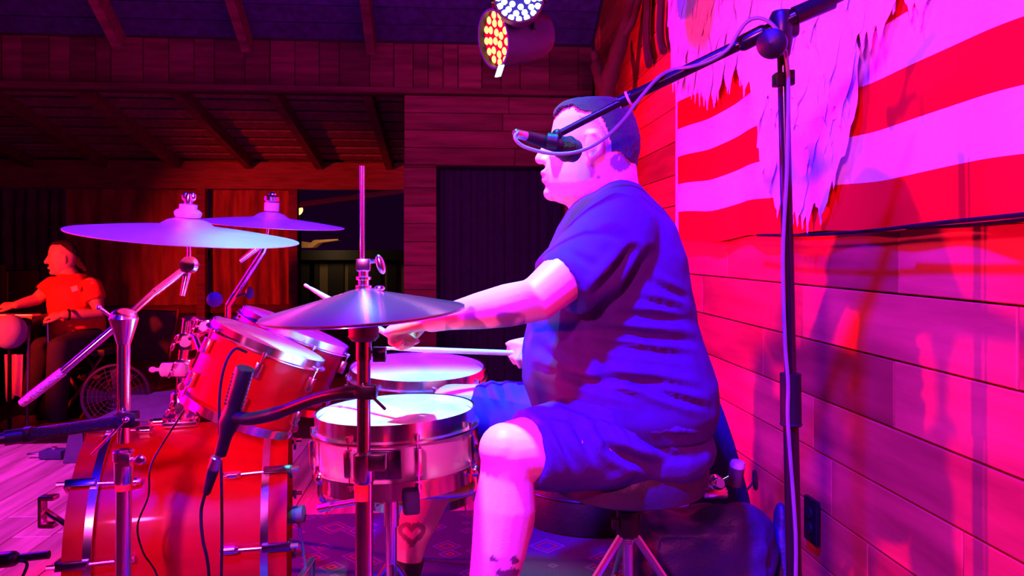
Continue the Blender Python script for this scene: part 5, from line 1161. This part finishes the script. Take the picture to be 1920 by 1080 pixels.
q = MB(); q.add(vs, fs); tag(q.build('towel', mat('pink_towel', (0.85, 0.35, 0.5), 0.95, var=0.1)), 'pink towel hanging below the purple ball at the left edge', 'towel')
q = MB(); c = V((G(66, 650, -.3).x, GY-.3+.02, kc.z+.03)); 
bx = V((G(66, 700).x, GY+.25, GZ)); q.box(bx+UPV*.17, .14, .14, .17, None, .01); tag(q.build('stool_box', black_plastic), 'black box with a water bottle on it beside the musician', 'box')
q = MB(); q.lathe([(0, 0), (.033, 0), (.034, .10), (.028, .13), (.013, .15), (.013, .17)], bx+UPV*.341, UPV, 18); bto = thing('water_bottle', 'small clear water bottle on the black box', 'bottle', bx+UPV*.341); q.build('bottle', mat('clear_plastic', (0.3, 0.3, 0.45), 0.15), bto)
q = MB(); q.lathe([(.015, .165), (.016, .19), (0, .19)], bx+UPV*.341, UPV, 14); q.build('cap', mat('lit_chrome_plastic_white', (0.8, 0.8, 0.8), 0.4), bto)
# black folding chair
ch = thing('folding_chair', 'empty dark folding chair right of the seated musician', 'chair', V((G(290, 790, .35).x, GY+.35, GZ)))
dkr = mat('chair_fabric', (0.06, 0.035, 0.05), 0.7)
c0 = P(280, 630, 5.7); axc = (V((.97, .1, -.05)).normalized(), V((-.1, .97, .2)).normalized(), V((.22, -.1, .97)).normalized())
q = MB(); q.box(c0, .16, .014, .20, axc, .01); q.build('backrest', dkr, ch)
fr = mat('red_steel', (0,0,0))
for s_ in (-1, 1):
    p = c0+axc[0]*s_*.175; q = MB(); q.tube([p+axc[2]*.22, p-axc[2]*.22, V((p.x-.22, p.y-.05, GZ+.01))], .012, 8); q.build('back_leg', fr, ch)
    q = MB(); q.tube([V((p.x-.20, p.y-.25, .13)), V((p.x+.10, p.y+.1, GZ+.01))], .012, 8); q.build('front_leg', fr, ch)
q = MB(); q.box(V((c0.x-.13, c0.y-.16, .14)), .18, .19, .015, None, .01); q.build('seat', dkr, ch)
# round floor fan
fc_ = P(217, 742, 4.9); fan = thing('floor_fan', 'round floor fan seen behind the near chrome stand', 'fan', V((fc_.x, fc_.y, GZ)))
fn_ = V((.25, -1, .12)).normalized(); fa_, fb_, _ = frame(fn_)
q = MB()
for k in range(1, 8): q.torus(fc_+fn_*(.05-.012*k*.6), fn_, .027*k, .002, 36, 5)
for k in range(16):
    d = fa_*math.cos(k*pi/8)+fb_*math.sin(k*pi/8); q.tube([fc_+fn_*.055, fc_+d*.10+fn_*.045, fc_+d*.192], .0018, 5)
q.build('grille', mat('fan_wire', (0.5, 0.4, 0.5), 0.4, 0.5), fan)
q = MB(); q.ring([(.19, -.03), (.203, -.03), (.203, .01), (.19, .01)], fc_, fn_, 44); q.build('rim', mat('fan_rim', (0.25, 0.2, 0.28), 0.5), fan)
for k in range(4):
    th = k*pi/2; d = fa_*math.cos(th)+fb_*math.sin(th); e = fa_*-math.sin(th)+fb_*math.cos(th)
    q = MB(); q.add([fc_+d*.03-e*.02-fn_*.01, fc_+d*.17-e*.05-fn_*.0, fc_+d*.18+e*.05-fn_*.03, fc_+d*.03+e*.02-fn_*.02, fc_+d*.03-e*.02-fn_*.013, fc_+d*.17-e*.05-fn_*.003, fc_+d*.18+e*.05-fn_*.033, fc_+d*.03+e*.02-fn_*.023], [(0,1,2,3),(7,6,5,4),(0,4,5,1),(1,5,6,2),(2,6,7,3),(3,7,4,0)]); q.build('blade', mat('fan_blade', (0.2, 0.16, 0.3), 0.4), fan)
q = MB(); q.lathe([(0, .03), (.035, .02), (.035, -.08), (0, -.09)], fc_-fn_*.0, fn_, 20); q.build('motor', black_plastic, fan)
q = MB(); q.tube([fc_+fa_*-.2, V((fc_.x, fc_.y, GZ+.02)), ], .012, 8); q.box(V((fc_.x, fc_.y, GZ+.012)), .14, .08, .012, None, .006); q.build('foot', black_plastic, fan)
# wedge monitor on the stage behind the bass drum
wm = thing('wedge_monitor', 'low wedge stage monitor behind the bass drum front', 'speaker', V((P(215, 865, 3.75).x, 3.85, 0)))
wx0, wx1 = P(122, 865, 3.7).x, P(300, 865, 3.75).x
q = MB(); q.add([V((wx0, 3.68, .002)), V((wx1, 3.72, .002)), V((wx1, 4.05, .002)), V((wx0, 4.02, .002)), V((wx0+.02, 3.70, .15)), V((wx1, 3.74, .17)), V((wx1, 4.05, .29)), V((wx0+.28, 4.02, .28))], [(0,1,2,3),(4,7,6,5),(0,4,5,1),(1,5,6,2),(2,6,7,3),(3,7,4,0)])
q.build('cabinet', mat('monitor_carpet', (0.10, 0.09, 0.14), 0.75, bump=0.2), wm, smooth=False)
q = MB(); n_ = (V((wx1, 3.74, .17))-V((wx0+.02, 3.70, .15))).cross(V((wx1, 4.05, .29))-V((wx1, 3.74, .17))).normalized(); cc = (V((wx0+.02, 3.70, .15))+V((wx1, 3.74, .17))+V((wx1, 4.05, .29))+V((wx0+.28, 4.02, .28)))/4+n_*.004
q.box(cc+V((.03, 0, 0)), .15, .12, .004, (frame(n_, V((1,0,0)))[0], frame(n_, V((1,0,0)))[1], n_), .002); q.build('grille', mat('monitor_grille', (0.22, 0.2, 0.24), 0.45, 0.5, bump=0.4, bscale=300), wm)
# small stompbox with plug on the stage boards
sb_ = P(95, 856, 3.75); sbz = V((sb_.x, 3.78, 0)); stp = thing('foot_switch', 'small metal foot switch with a plug on the stage boards', 'pedal', sbz)
q = MB(); q.box(sbz+UPV*.022, .055, .04, .02, None, .006); q.build('case', mat('blue_steel', (0,0,0)), stp); q = MB(); q.lathe([(.014, 0), (.014, .012), (0, .015)], sbz+UPV*.042, UPV, 14); q.build('button', chrome, stp)
q = MB(); q.tube([sbz+V((-.055, 0, .022)), sbz+V((-.12, -.01, .018))], .009, 10, roundcap=True); q.build('plug', chrome, stp)
# loudspeaker at the far left edge
lk = thing('loudspeaker', 'dark loudspeaker cabinet at the far left edge behind the musician', 'speaker', V((P(8, 700, 6.2).x, 6.2, GZ)))
c = P(6, 610, 6.2); q = MB(); q.box(V((c.x-.06, 6.25, (c.z+.26+GZ)/2+.06)), .2, .2, (c.z+.5-GZ)/2, None, .012); q.build('cabinet', black_plastic, lk)
q = MB(); q.box(V((c.x-.06, 6.045, .55)), .18, .006, .36, None, .004); q.build('grille', mat('speaker_grille', (0.03, 0.03, 0.035), 0.5, 0.4, bump=0.4, bscale=300), lk)
